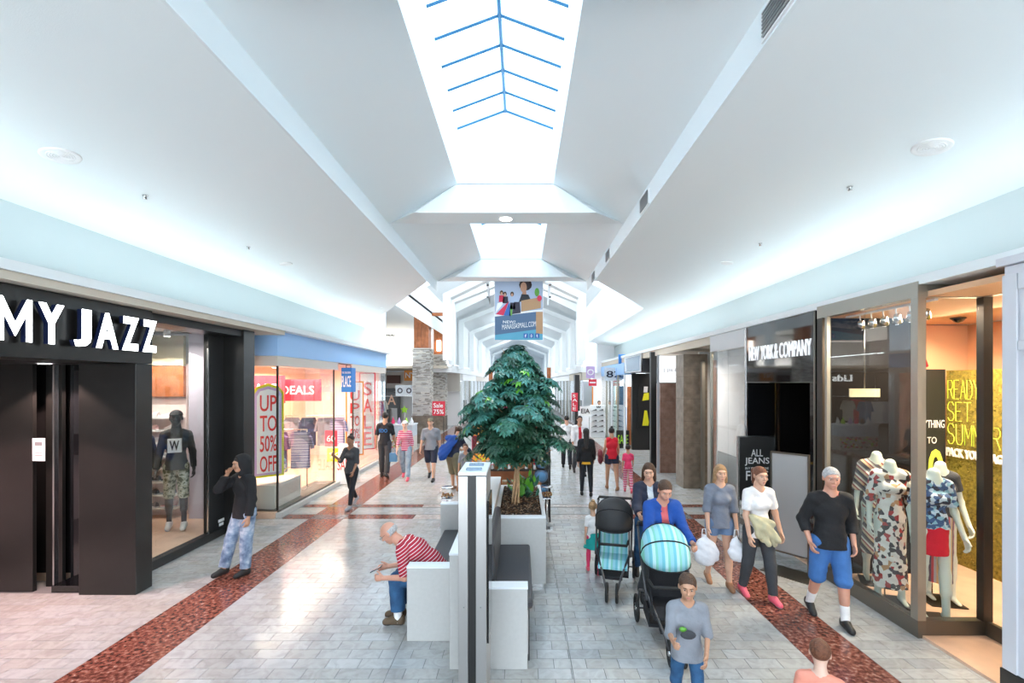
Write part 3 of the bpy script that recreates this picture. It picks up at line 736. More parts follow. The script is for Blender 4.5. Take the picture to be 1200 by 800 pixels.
MB().box(-.235, .183, -.004, .144, .771, .79, 'laminate_top').build('arm_cap', rb, bevel=.003)
MB().box(-.235, .19, .145, 1.76, .06, .50, 'laminate').build('seat_box', rb, bevel=.006)
MB().box(-.235, .235, .15, 1.76, .501, .60, 'cushion').build('seat_cushion', rb, bevel=.03)
MB().box(.191, .20, .145, 1.76, .0, .50, 'cushion').build('side_panel', rb)
MB().box(-.235, -.15, .2, 1.72, .605, 1.12, 'cushion').build('backrest', rb, bevel=.035)
pl = empty('planter', 'large white square planter box with dark soil under the tree', 'planter', (-.01, 6.24, 0))
W0, W1 = -.345, .34
MB().box(W0, W1, 0, 1.9, .05, .93, 'laminate').build('body', pl, bevel=.004)
MB().box(W0 + .03, W1 - .03, .03, 1.87, 0, .049, 'chrome').build('plinth', pl)
for (a, b, c, d) in ((W0, W1, 0, .05), (W0, W1, 1.85, 1.9), (W0, W0 + .05, .051, 1.849), (W1 - .05, W1, .051, 1.849)):
    MB().box(a, b, c, d, .931, .967, 'laminate_top').build('rim', pl)
q = MB(); n = 34; zf = {}
def soil(i, j): return .945 + .018 * math.sin(i * 1.3) * math.cos(j * 1.1) + random.uniform(-.007, .007)
vs = [(W0 + .052 + (W1 - W0 - .104) * i / n, .052 + 1.796 * j / n, soil(i, j)) for j in range(n + 1) for i in range(n + 1)]
q.add(vs, [(j * (n + 1) + i, j * (n + 1) + i + 1, (j + 1) * (n + 1) + i + 1, (j + 1) * (n + 1) + i) for j in range(n) for i in range(n)], 'soil', True)
q.build('soil', pl, 'stuff')
mat('chip_brown', (.12, .06, .03), .9); mat('chip_pale', (.30, .2, .13), .9)
q = MB()
for _ in range(900):
    x, y = random.uniform(W0 + .07, W1 - .07), random.uniform(.07, 1.83); a = random.uniform(0, 3.14)
    M_ = Matrix.Translation((x, y, .968)) @ Matrix.Rotation(a, 4, 'Z') @ Matrix.Rotation(random.uniform(-.4, .4), 4, 'X'); l_ = random.uniform(.008, .02)
    q.box(-l_, l_, -.005, .005, -.003, .003, random.choice(['chip_brown', 'soil', 'chip_pale', 'chip_brown']), M_)
q.build('bark_chips', pl, 'stuff')

# tree: twisted stems, palmate leaves
def leaf_mat(name, c, c2):
    m = mat(name, c, .33, bump=.05, bscale=30, var=.22, vscale=5); return m
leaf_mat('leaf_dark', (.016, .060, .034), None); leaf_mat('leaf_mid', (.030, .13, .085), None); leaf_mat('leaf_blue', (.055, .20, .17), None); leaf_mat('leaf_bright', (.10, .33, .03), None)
tb = Vector((-.09, 6.95, .955)); tree = empty('tree', 'bushy green umbrella tree with pale braided stems growing from the white planter', 'tree', tb)
stem_tops = []
for k in range(6):
    a = k * 1.047 + .3; q = MB(); pts = []; r0 = .055
    for j in range(9):
        s_ = j / 8; r_ = r0 * (1 - .65 * min(1, s_ * 1.8)) + (.10 * max(0, s_ - .55)) ; tw = a + s_ * 1.9
        pts.append((r_ * math.cos(tw) + .05 * s_, r_ * math.sin(tw), -.02 + s_ * 1.05))
    q.tube(pts, [.017 - .006 * j / 8 for j in range(9)], 'bark', 7); q.build('stem', tree); stem_tops.append(Vector(pts[-1]))
def leaflet(q, p, d, n, L, Wd, m):
    """a folded lance-shaped leaflet: 6 faces"""
    s = d.cross(n).normalized(); mid = [p, p + d * L * .35 - n * L * .02, p + d * L * .7 - n * L * .09, p + d * L - n * L * .22]
    e1 = [p + d * L * .28 + s * Wd * .5 + n * .012 * L * 4, p + d * L * .62 + s * Wd * .48 - n * L * .05]
    e2 = [p + d * L * .28 - s * Wd * .5 + n * .012 * L * 4, p + d * L * .62 - s * Wd * .48 - n * L * .05]
    q.add([mid[0], mid[1], mid[2], mid[3], e1[0], e1[1], e2[0], e2[1]], [(0, 1, 4), (1, 2, 5, 4), (2, 3, 5), (0, 6, 1), (1, 6, 7, 2), (2, 7, 3)], m)
def palm_leaf(q, c, n, L, m, k=8):
    n = n.normalized(); a = n.cross(Vector((random.uniform(-1, 1), random.uniform(-1, 1), .3))).normalized(); b = n.cross(a)
    for i in range(k):
        t = 2 * math.pi * i / k + random.uniform(-.12, .12); d = (a * math.cos(t) + b * math.sin(t)) - n * .12
        leaflet(q, c, d.normalized(), n, L * random.uniform(.8, 1.1), L * .36, m)
crown = []
def envelope(s_): return .82 * (1 - (max(0, s_ - .26) / .76) ** 1.5) if s_ > .26 else .42 + .40 * (s_ / .26) ** .8
tips = []
for k in range(78):   # leaf whorls at the branch tips, in loose tiers
    s_ = ((k + .5) / 78) ** 1.05; a = k * 2.39996 + random.uniform(-.3, .3); tips.append((a, s_, max(.04, envelope(s_) * random.uniform(.50, 1.10))))
for a, s_, r_ in tips:
    z = 1.70 + 1.60 * s_; c = Vector((-.08 + r_ * math.cos(a), 6.95 + .85 * r_ * math.sin(a), z)); outd = Vector((math.cos(a), math.sin(a), 0))
    R_ = .24 * (1 - .35 * s_)
    for _ in range(30):
        q_, b_ = random.random() ** .5 * R_, random.uniform(0, 6.283); d = Vector((q_ * math.cos(b_), q_ * math.sin(b_), 0))
        d.z = -.55 * (q_ / R_) ** 2 * .16 - .25 * d.dot(outd) + random.uniform(-.02, .03)
        crown.append((c + d, outd * .45 + Vector((d.x, d.y, 0)) * 2 + Vector((0, 0, 1)), min(1, .55 + .5 * r_), s_))
for _ in range(900):
    s_ = random.random() ** 1.1; r_ = envelope(s_) * .72 * random.random() ** .5; a = random.uniform(0, 6.283)
    crown.append((Vector((-.08 + r_ * math.cos(a), 6.95 + .85 * r_ * math.sin(a), 1.62 + 1.5 * s_)), Vector((math.cos(a) * .6, math.sin(a) * .6, .8)), .35, s_))
crown.sort(key=lambda c: c[0].y - c[2] * .6)
near300 = crown[:]
near300.sort(key=lambda c: (c[0].y > 6.95, -c[2]))
foli = {}; cnt = 0; rest_ = MB()
def lm(f_, s_):  # low and inner leaves picked darker: crown shade put into the leaf colour
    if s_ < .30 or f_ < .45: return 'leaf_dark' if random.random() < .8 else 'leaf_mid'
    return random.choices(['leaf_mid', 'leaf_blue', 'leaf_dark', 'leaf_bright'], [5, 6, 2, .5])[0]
lib = {}
for m_ in ('leaf_dark', 'leaf_mid', 'leaf_blue', 'leaf_bright'):
    lib[m_] = []
    for v in range(3):
        q = MB(); palm_leaf(q, Vector((0, 0, 0)), Z_, .105, m_)
        q.tube([(0, 0, 0), (.01, 0, -.06), (.03, 0, -.13)], .003, 'leaf_mid', 4, cap=False); me = q.build('leaf'); lib[m_].append(me.data); bpy.data.objects.remove(me)
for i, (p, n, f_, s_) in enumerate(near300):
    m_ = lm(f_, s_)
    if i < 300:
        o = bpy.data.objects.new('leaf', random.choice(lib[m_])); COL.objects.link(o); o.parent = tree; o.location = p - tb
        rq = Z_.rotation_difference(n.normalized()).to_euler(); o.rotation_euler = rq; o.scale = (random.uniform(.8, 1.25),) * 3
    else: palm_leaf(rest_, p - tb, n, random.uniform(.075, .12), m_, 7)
rest_.build('foliage', tree, 'stuff')
q = MB()
for k in range(26):
    a = k * 2.4; z = .55 + .06 * k; e = Vector((.55 * math.cos(a) * (1 - k / 40), .5 * math.sin(a) * (1 - k / 40), z + .25)); st_ = Vector((.04, 0, max(.5, z - .1)))
    q.tube([st_, (st_ + e) / 2 + Vector((0, 0, -.03)), e], [.011, .008, .004], 'bark', 5)
q.tube([(.03, 0, .9), (.02, 0, 1.6), (.0, 0, 2.25)], [.02, .012, .004], 'bark', 6)
q.build('branches', tree)
# low plant in the planter
t = empty('leafy_plant', 'low bright green leafy plant at the foot of the tree stems', 'plant', (.06, 7.35, .95))
lib2 = []
for k in range(46):
    a = random.uniform(0, 6.28); e = random.uniform(.2, 1.2); L = random.uniform(.12, .24); q = MB()
    st_ = Vector((random.uniform(-.22, .16), random.uniform(-.2, .2), random.uniform(.02, .26))); d = Vector((math.cos(a) * math.cos(e), math.sin(a) * math.cos(e), math.sin(e)))
    n = d.cross(Vector((-math.sin(a), math.cos(a), 0))) * -1
    leaflet(q, st_, d, n.normalized(), L, L * .36, 'leaf_bright' if k % 3 else 'leaf_mid')
    q.tube([(st_.x * .3, st_.y * .3, 0), st_], .004, 'leaf_mid', 4); q.build('leaf', t)

# directory pylon in front
py = empty('directory_pylon', 'tall silver directory pylon with a black stripe, nearest in the middle', 'pylon', (-.41, 3.88, 0))
MB().box(-.118, -.036, 0, .52, 0, 1.97, 'silver_panel').build('front_panel', py, bevel=.004)
MB().box(.030, .118, 0, .52, 0, 1.97, 'silver_panel').build('front_panel', py, bevel=.004)
MB().box(-.0355, .0295, .012, .51, 0, 1.975, 'black_satin').build('center_strip', py)
MB().box(-.118, .118, 0, .53, 1.976, 2.0, 'laminate_top').build('top_plate', py, bevel=.003)
for y in (.10, .32): MB().box(-.065, .07, y, y + .055, 2.0, 2.018, 'mirror_blue').build('light_slot', py, bevel=.005)
MB().box(.1185, .135, .05, .48, .55, 1.75, 'black_gloss').build('screen', py)
for x in (-.07, .07): MB().lathe((x, -.001, .88), [(.006, -.004), (.006, .0)], 'chrome', 8, 'Y').build('screw', py)

# ------------------------------------------------------------ figures: one smooth surface grown from a posed skeleton
def surface(prims, res, k=.02, subs=(), cuts=(), fold=0, fseed=0):
    """prims: (a, b, ra, rb, axis or None, squash, [(point, normal)...]) or ('E', centre, radii, Matrix3); returns verts, quads"""
    lo = np.full(3, 1e9); hi = -lo
    for p in prims:
        if p[0] is 'E' if isinstance(p[0], str) else False:
            c = np.array(p[1]); r = max(p[2]); lo = np.minimum(lo, c - r); hi = np.maximum(hi, c + r)
        else:
            for q, r in ((p[0], p[2]), (p[1], p[3])): q = np.array(q); lo = np.minimum(lo, q - r); hi = np.maximum(hi, q + r)
    pad = k + 2 * res; lo = lo - pad; hi = hi + pad
    n = np.ceil((hi - lo) / res).astype(int) + 1
    D = np.full(n, .07)
    ax = [lo[i] + res * np.arange(n[i]) for i in range(3)]
    def region(pl, ph):
        i0 = np.clip(np.floor((pl - lo) / res).astype(int), 0, n); i1 = np.clip(np.ceil((ph - lo) / res).astype(int) + 1, 0, n)
        sl = tuple(slice(a, b) for a, b in zip(i0, i1)); return sl, np.meshgrid(*[ax[i][sl[i]] for i in range(3)], indexing='ij')
    for p in prims:
        if isinstance(p[0], str):
            c = np.array(p[1]); rr = np.array(p[2]); m = np.array(p[3]) if len(p) > 3 and p[3] is not None else np.eye(3); kk = p[4] if len(p) > 4 else k
            e = rr.max() + kk + .03; sl, (x, y, z) = region(c - e, c + e)
            q = np.stack([x - c[0], y - c[1], z - c[2]], -1) @ m / rr
            l1 = np.sqrt((q ** 2).sum(-1)) + 1e-9; l2 = np.sqrt(((q / rr) ** 2).sum(-1)) + 1e-9
            d = l1 * (l1 - 1) / l2
        else:
            a, b = np.array(p[0], float), np.array(p[1], float); ra, rb = p[2], p[3]; kk = k
            fx = p[4] if len(p) > 4 else None; sq = p[5] if len(p) > 5 else 1; cl = p[6] if len(p) > 6 else ()
            e = max(ra, rb) + kk + .03; sl, (x, y, z) = region(np.minimum(a, b) - e, np.maximum(a, b) + e)
            P = np.stack([x, y, z], -1); ab = b - a; L = (ab ** 2).sum() + 1e-9
            t = np.clip(((P - a) @ ab) / L, 0, 1); V = P - (a + t[..., None] * ab)
            if fx is not None:
                f_ = np.array(fx, float); f_ /= np.linalg.norm(f_); cpt = V @ f_; V = V + (sq - 1) * cpt[..., None] * f_
            d = np.sqrt((V ** 2).sum(-1)) - (ra + (rb - ra) * t)
            if fx is not None and sq > 1: d = d / (1 + (sq - 1) * .5)
            for (pt, nn) in cl:
                nn = np.array(nn, float); nn /= np.linalg.norm(nn); d = np.maximum(d, (P - np.array(pt)) @ nn)
        o = D[sl]; hh = np.clip(.5 + .5 * (o - d) / kk, 0, 1); D[sl] = o * (1 - hh) + d * hh - kk * hh * (1 - hh)
    for (c, r) in subs:
        c = np.array(c); e = r + .03; sl, (x, y, z) = region(c - e, c + e)
        d = r - np.sqrt((x - c[0]) ** 2 + (y - c[1]) ** 2 + (z - c[2]) ** 2); o = D[sl]; kk = .012
        hh = np.clip(.5 - .5 * (o - d) / kk, 0, 1); D[sl] = o * (1 - hh) + d * hh + kk * hh * (1 - hh)
    X, Y, Z = np.meshgrid(*ax, indexing='ij', sparse=True)
    if fold:
        D = D + fold * (np.sin(X * 31 + Z * 23 + fseed) * np.sin(Y * 27 - Z * 17 + fseed * 2) + .6 * np.sin(Z * 61 + X * 43 + Y * 37 + fseed))
    for (pt, nn) in cuts:
        nn = np.array(nn, float); nn /= np.linalg.norm(nn)
        D = np.maximum(D, (X - pt[0]) * nn[0] + (Y - pt[1]) * nn[1] + (Z - pt[2]) * nn[2])
    D[0] = D[-1] = .05; D[:, 0] = D[:, -1] = .05; D[:, :, 0] = D[:, :, -1] = .05
    s = D < 0; c = [s[i:n[0] - 1 + i, j:n[1] - 1 + j, l:n[2] - 1 + l] for i in (0, 1) for j in (0, 1) for l in (0, 1)]
    sm = sum(q.astype(np.int8) for q in c); act = (sm > 0) & (sm < 8); I = np.argwhere(act)
    if not len(I): return np.zeros((0, 3)), np.zeros((0, 4), int)
    idx = -np.ones(act.shape, int); idx[tuple(I.T)] = np.arange(len(I))
    off = np.array([(i, j, l) for i in (0, 1) for j in (0, 1) for l in (0, 1)])
    val = np.stack([D[tuple((I + o).T)] for o in off], 1)
    acc = np.zeros((len(I), 3)); cnt = np.zeros(len(I))
    for a in range(8):
        for b in range(a + 1, 8):
            if np.abs(off[a] - off[b]).sum() != 1: continue
            va, vb = val[:, a], val[:, b]; m = (va < 0) != (vb < 0)
            t = np.where(m, va / np.where(m, va - vb, 1), 0)
            acc += np.where(m[:, None], off[a] + t[:, None] * (off[b] - off[a]), 0); cnt += m
    V = lo + res * (I + acc / cnt[:, None])
    Q = []
    for axn in range(3):
        a1 = [slice(None)] * 3; a1[axn] = slice(0, -1); a2 = [slice(None)] * 3; a2[axn] = slice(1, None)
        e = np.argwhere(s[tuple(a1)] != s[tuple(a2)]); u, v = [(1, 2), (2, 0), (0, 1)][axn]
        e = e[(e[:, u] > 0) & (e[:, v] > 0)]
        if not len(e): continue
        du = np.zeros(3, int); du[u] = 1; dv = np.zeros(3, int); dv[v] = 1
        q = np.stack([idx[tuple((e - du - dv).T)], idx[tuple((e - dv).T)], idx[tuple(e.T)], idx[tuple((e - du).T)]], 1)
        fl = ~s[tuple(e.T)]; q[fl] = q[fl][:, ::-1]; Q.append(q)
    Q = np.concatenate(Q); Q = Q[(Q >= 0).all(1)]
    return V, Q

def np_mesh(name, parts, mats, parent):
    """parts: list of (verts, quads, material index)"""
    V = np.concatenate([p[0] for p in parts]); off = 0; F_ = []; Mi = []
    for v, q, m in parts: F_.append(q + off); Mi.append(np.full(len(q), m)); off += len(v)
    F_ = np.concatenate(F_); Mi = np.concatenate(Mi)
    me = bpy.data.meshes.new(name); me.vertices.add(len(V)); me.vertices.foreach_set('co', V.astype(np.float32).ravel())
    me.loops.add(len(F_) * 4); me.loops.foreach_set('vertex_index', F_.astype(np.int32).ravel())
    me.polygons.add(len(F_)); me.polygons.foreach_set('loop_start', np.arange(0, len(F_) * 4, 4, dtype=np.int32))
    me.polygons.foreach_set('material_index', Mi.astype(np.int32)); me.polygons.foreach_set('use_smooth', np.ones(len(F_), bool))
    me.update(calc_edges=True); me.validate()
    for m in mats: me.materials.append(as_mat(m))
    o = bpy.data.objects.new(name, me); COL.objects.link(o); o.parent = parent; return o

def person(name, label, cat, loc, rz, h, skin='skin_a', wear=(), hair=('short', 'hair_dark'), pose=None, res=.012, head=True, hs=1.0, wf=1.0, female=False, group=None, seat=None, shoes=('shoe_black', 1), face=True, hands=True):
    """faces -Y at rz = 0. All lengths for a 1.75 m adult, scaled."""
    ps = dict(lean=2, hl=18, kl=4, hr=-14, kr=22, abl=2, abr=2, sl=-12, el=12, sr=14, er=14, asl=9, asr=9, yaw=0, nod=4, al=0, ar=0)
    if pose: ps.update(pose)
    s = h / 1.75; T = empty(name, label, cat, loc, rz, group)
    fw = np.array((0, -1., 0)); up = np.array((0, 0, 1.)); lf = np.array((1., 0, 0))
    def rot(v, ang):   # pitch forward by ang in the sagittal plane
        a = R(ang); return v * 1.0 if ang == 0 else (np.array([v[0], v[1] * math.cos(a) - v[2] * math.sin(a), v[1] * math.sin(a) + v[2] * math.cos(a)]))
    ln = ps['lean']; tu = rot(up, ln); tf = rot(fw, ln)
    shw = (.148 if female else .170) * wf; hw = (.092 if female else .088) * wf; wt = wf * (.90 if female else .96)
    pel = np.array((0, 0, .95))
    waist = pel + tu * .13; chest = pel + tu * .33; nb = pel + tu * .515; 
    curve = ps.get('hunch', 0); tu2 = rot(up, ln + curve); tf2 = rot(fw, ln + curve)
    if curve: chest = waist + rot(up, ln + curve * .5) * .20; nb = chest + tu2 * .185
    sh = {q: nb - tu2 * .055 + lf * (shw * q) for q in (1, -1)}
    hip = {q: pel - up * .02 + lf * (hw * q) for q in (1, -1)}
    def sag(ang, ab, q):
        a, b = R(ang), R(ab); return fw * (math.sin(a) * math.cos(b)) - up * (math.cos(a) * math.cos(b)) + lf * (q * math.sin(b))
    knee, ank, elb, wri, hdir = {}, {}, {}, {}, {}
    for q, H_, K_, A_ in ((1, 'hl', 'kl', 'abl'), (-1, 'hr', 'kr', 'abr')):
        knee[q] = hip[q] + sag(ps[H_], ps[A_], q) * .43; ank[q] = knee[q] + sag(ps[H_] - ps[K_], ps[A_] * .4, q) * .42
    for q, S_, E_, A_, N_ in ((1, 'sl', 'el', 'asl', 'al'), (-1, 'sr', 'er', 'asr', 'ar')):
        elb[q] = sh[q] + sag(ps[S_], ps[A_], q) * .285; d = sag(ps[S_] + ps[E_], ps[A_] * .4 - ps[N_], q); wri[q] = elb[q] + d * .25; hdir[q] = d
    lowz = min(ank[1][2], ank[-1][2]) - .085; sh_z = (seat / s - .95) if seat is not None else -lowz
    dz = up * sh_z
    pel, waist, chest, nb = pel + dz, waist + dz, chest + dz, nb + dz
    for d_ in (sh, hip, knee, ank, elb, wri):
        for q in d_: d_[q] = d_[q] + dz
    nk = nb + rot(up, ln * .5 + curve * .7 + ps['nod'] * .4) * .075
    hn = ps['nod'] + ln * .4 + curve * .5; hu = rot(up, hn); hf0 = rot(fw, hn); yw = R(ps['yaw'])
    def yawr(v): return np.array([v[0] * math.cos(yw) - v[1] * math.sin(yw), v[0] * math.sin(yw) + v[1] * math.cos(yw), v[2]])
    hu, hf = yawr(hu), yawr(hf0); hl_ = yawr(lf); hc = nk + hu * .122 * hs + hf * .018
    sc = lambda v: np.asarray(v) * s
    f3 = tf
    def P(a, b, ra, rb, ax=None, sq=1, cl=()): return (sc(a), sc(b), ra * s, rb * s, ax, sq, [(sc(p), n) for p, n in cl])
    def torso(e, lo_=0.0):
        g = 1 + e * 2
        out = [P(pel + lf * .045 * wt, pel - lf * .045 * wt, .118 * wt + e, .118 * wt + e, f3, 1.16), P(pel + tu * .02, waist, .128 * wt + e, .120 * wt + e, f3, 1.3),
               P(waist, chest, (.108 if female else .125) * wt + e, .128 * wt + e, f3, 1.28), P(chest + lf * .05 * wt, chest - lf * .05 * wt, .118 * wt + e, .118 * wt + e, tf2, 1.2),
               P(sh[1] - lf * .03, sh[-1] + lf * .03, .058 + e * .8, .058 + e * .8, tf2, 1.05), P(chest + tu2 * .06, nb - tu2 * .02, .10 * wt + e * .8, .062 + e * .6, tf2, 1.1),
               P(nb + tu2 * .02, sh[1] - lf * .02, .045 + e * .7, .05 + e * .8), P(nb + tu2 * .02, sh[-1] + lf * .02, .045 + e * .7, .05 + e * .8)]
        if female: out += [P(chest + tf2 * .07 + lf * .055 + tu * .0, chest + tf2 * .075 - lf * .055, .052 + e, .052 + e)]
        if ps.get('belly'): out += [P(waist + tf * .05, pel + tf * .06 + tu * .05, .11 + e, .10 + e)]
        return out
    def limb(pts, rads, e, frac):
        """chain clipped at frac of its length with a flat end"""
        L = [np.linalg.norm(pts[i + 1] - pts[i]) for i in range(len(pts) - 1)]; tot = sum(L); rem = frac * tot; out = []
        for i, l in enumerate(L):
            a, b = pts[i], pts[i + 1]; ra, rb = rads[i] + e, rads[i + 1] + e
            if rem >= l - 1e-6 and not (i == len(L) - 1 and frac >= 1): out.append(P(a, b, ra, rb)); rem -= l; continue
            t = min(1, rem / l); c = a + (b - a) * t; rc_ = ra + (rb - ra) * t
            d = (b - a) / l; out.append(P(a, c + d * .04, ra, rc_, None, 1, [(c, d)])); break
        return out
    arm_r = [.047, .038, .026]; leg_r = [.088 * (1.03 if female else 1) * min(wf, 1.15), .056, .037]
    if ps.get('thin'): leg_r = [.072, .046, .034]; arm_r = [.042, .033, .024]
    if ps.get('calf', 1): pass
    def ft_(q):
        hh = ps['hl' if q == 1 else 'hr'] - ps['kl' if q == 1 else 'kr']; tl = 0 if (hh > -6 or seat is not None) else min(38, -hh * .9)
        a_, u_ = rot(fw, tl), rot(up, tl); return P(ank[q] - a_ * .02 - u_ * .03, ank[q] + a_ * .12 - u_ * .056, .034, .022, up, 1.2)
    body = torso(0)
    for q in (1, -1):
        body += [P(sh[q], elb[q], arm_r[0], arm_r[1]), P(elb[q], wri[q], arm_r[1] * .98, arm_r[2])]
        d = ank[q] - knee[q]; cf = knee[q] + d * .32 - rot(fw, ps['hl' if q == 1 else 'hr'] - ps['kl' if q == 1 else 'kr']) * -.0 + np.array((0, .012, 0))
        body += [P(hip[q], knee[q], leg_r[0], leg_r[1]), P(knee[q], ank[q], leg_r[1] * .95, leg_r[2]), P(knee[q] + d * .1, knee[q] + d * .5, .052, .045),
                 ft_(q)]
        if q == 1: pass
    body += [P(nb - tu2 * .03, nk + hf * .005, .060, .054)]
    parts = []
    E3 = np.stack([hl_, hf, hu], 1)
    if head: body += [P(nk, hc - hu * .05 * hs, .054, .05)]
    if not head: body = [b for b in body]
    V, Q = surface(body, res, .028 * s); parts.append((V, Q, 0))
    k_ = hs * s; HC = sc(hc)
    def hp(l, f, u): return HC + (hl_ * l + hf * f + hu * u) * k_
    if head:
        hr_ = min(res, .0075) if res < .014 else .011
        E = lambda l, f, u, rl, rf, ru, kk=.015: ('E', hp(l, f, u), (rl * k_, rf * k_, ru * k_), E3, kk * k_)
        hp_ = [E(0, -.012, .022, .076, .096, .086, .02), E(0, .022, -.04, .060, .072, .078, .03), E(0, .062, -.095, .026, .026, .024, .03),
               E(.038, .06, -.028, .026, .024, .026, .02), E(-.038, .06, -.028, .026, .024, .026, .02),
               E(0, .075, .034, .05, .022, .014, .02), E(0, .086, -.068, .022, .012, .014, .012),
               E(.078, -.006, -.008, .010, .020, .032, .006), E(-.078, -.006, -.008, .010, .020, .032, .006),
               (hp(0, .092, .012), hp(0, .112, -.024), .0085 * k_, .0125 * k_), (hp(.012, .098, -.028), hp(-.012, .098, -.028), .008 * k_, .008 * k_),
               (hp(0, -.01, -.05), sc(nk) - hu * .02 * s, .052 * k_, .054 * s)]
        V, Q = surface(hp_, hr_, .010, subs=[(hp(.031, .103, .005), .014 * k_), (hp(-.031, .103, .005), .014 * k_)] if face else ()); parts.append((V, Q, 0))
    if hands:
        fr = min(.0058, res * .6) if res < .014 else .009
        for q in (1, -1):
            d = hdir[q] / np.linalg.norm(hdir[q]); wz = wri[q]; side = np.cross(d, fw if abs(d[1]) < .8 else up); side /= np.linalg.norm(side)
            side = side * (1 if side[1] < 0 or abs(side[1]) < .3 else -1)          # towards the thumb
            side = (fw - d * (fw @ d)) if abs(fw @ d) < .75 else (up - d * (up @ d)); side /= np.linalg.norm(side)
            pn = np.cross(d, side) * q; pn = pn if (pn @ (-lf * q)) > 0 else -pn   # palm faces the body
            curl = ps.get('curl' + ('l' if q == 1 else 'r'), 28); pr = [P(wz - d * .02, wz + d * .085, .024, .034, pn, 1.9), P(wz - d * .03, wz + d * .02, .026, .024)]
            for i, (o, l) in enumerate(((.030, .070), (.010, .080), (-.010, .074), (-.028, .058))):
                b = wz + d * .088 + side * o; dirn = d + side * o * .8; dirn /= np.linalg.norm(dirn); pts = [wz + d * .05 + side * o * .8, b]; a = 0
                for j in range(3):
                    a += R(curl * (.7 if j == 0 else 1)); v = dirn * math.cos(a) + pn * math.sin(a); pts.append(pts[-1] + v * l * (.45, .31, .24)[j])
                for j in range(len(pts) - 1): pr.append(P(pts[j], pts[j + 1], .0092 - .0006 * j, .0088 - .0006 * j))
            tb_ = wz + d * .025 + side * .02; td = (side * .75 + d * .75 + pn * .25); td /= np.linalg.norm(td)
            t1 = tb_ + td * .045; t2 = t1 + (td + d * .5) / np.linalg.norm(td + d * .5) * .038
            pr += [P(tb_, t1, .015, .011), P(t1, t2, .0108, .009)]
            V, Q = surface(pr, fr, .007); parts.append((V, Q, 0))
    bodyo = np_mesh('body', parts, [skin], T)
    if head and face:
        q = MB(); 
        Er = Matrix([[hl_[i], hf[i], hu[i]] for i in range(3)])
        for sd in (1, -1):
            q.ell(hp(.031 * sd, .0775, .006), (.0125 * k_, .0105 * k_, .0075 * k_), 'eye_white', 10, 7, Er); q.ell(hp(.031 * sd, .0865, .0055), (.0062 * k_, .0035 * k_, .0066 * k_), 'eye_dark', 8, 5, Er)
        q.build('eyes', T)
        q = MB()
        for sd in (1, -1): q.tube([hp(.014 * sd, .098, .027), hp(.032 * sd, .096, .033), hp(.047 * sd, .085, .027)], [.003 * k_, .0035 * k_, .0022 * k_], hair[1] if hair[0] not in ('bald', 'cap') else 'hair_dark', 6)
        q.build('eyebrows', T)
        q = MB(); q.ell(hp(0, .0945, -.062), (.021 * k_, .0065 * k_, .0045 * k_), 'lips', 10, 6, Er); q.ell(hp(0, .0935, -.071), (.018 * k_, .0065 * k_, .0052 * k_), 'lips', 10, 6, Er); q.build('mouth', T)
        if 'glasses' in ps:
            q = MB()
            for sd in (1, -1):
                q.tube([hp(.032 * sd + .02 * math.cos(a * .785), .109, .004 + .015 * math.sin(a * .785)) for a in range(8)], .0016, 'hair_dark', 5, closed=True)
                q.tube([hp(.052 * sd, .107, .008), hp(.08 * sd, .02, .01)], .0016, 'hair_dark', 5)
            q.build('glasses', T)
    # hair
    if head and hair[0] != 'none':
        st, hm = hair[0], hair[1]; hres = .009 if res < .014 else .014
        E = lambda l, f, u, rl, rf, ru, kk=.015: ('E', hp(l, f, u), (rl * k_, rf * k_, ru * k_), E3, kk * k_)
        nf = hf * .78 - hu * .63; pr = [E(0, -.018, .028, .084, .102, .092)]; cuts = [(hp(0, .072, .062), nf), (hp(0, -.03, -.055), -hu)]
        if st == 'bald':
            pr = [E(0, -.02, .0, .081, .094, .078)]; cuts = [(hp(0, .0, -.045), -hu), (hp(0, 0, .03), hu), (hp(0, .01, 0), hf)]
        if st in ('long', 'loose'):
            cuts = [(hp(0, .074, .058), hf * .92 - hu * .38)]
            pr += [(hp(0, -.06, .0), hp(0, -.085, -.26), .070 * k_, .058 * k_, hf, 1.5), (hp(.068, -.02, .0), hp(.085, .0, -.2), .030 * k_, .026 * k_), (hp(-.068, -.02, .0), hp(-.085, .0, -.2), .030 * k_, .026 * k_)]
        if st == 'longback':
            cuts = [(hp(0, .074, .058), hf * .92 - hu * .38)]; pr += [(hp(0, -.06, .0), hp(0, -.10, -.40), .074 * k_, .066 * k_, hf, 1.6)]
        if st == 'ponytail':
            cuts = [(hp(0, .072, .06), nf), (hp(0, -.03, -.06), -hu)]
        V, Q = surface(pr, hres, .02, cuts=cuts, fold=.0016 if st != 'bald' else 0)
        if st == 'ponytail':
            V2, Q2 = surface([(hp(0, -.10, .05), hp(0, -.15, .02), .026 * k_, .034 * k_), (hp(0, -.15, .02), hp(0, -.15, -.16), .034 * k_, .016 * k_)], hres, .02); hp2 = [(V, Q, 0), (V2, Q2, 0)]
        elif st == 'bun':
            V2, Q2 = surface([E(0, -.05, .125, .042, .042, .036)], hres, .01); hp2 = [(V, Q, 0), (V2, Q2, 0)]
        else: hp2 = [(V, Q, 0)]
        np_mesh('hair', hp2, [hm], T)
        if st == 'cap':
            pr = [E(0, -.012, .034, .087, .104, .088), E(0, .10, .056, .068, .075, .010, .01)]
            V, Q = surface(pr, hres, .008, cuts=[(hp(0, 0, .040), -hu)]); np_mesh('cap', [(V, Q, 0)], [hair[2]], T)
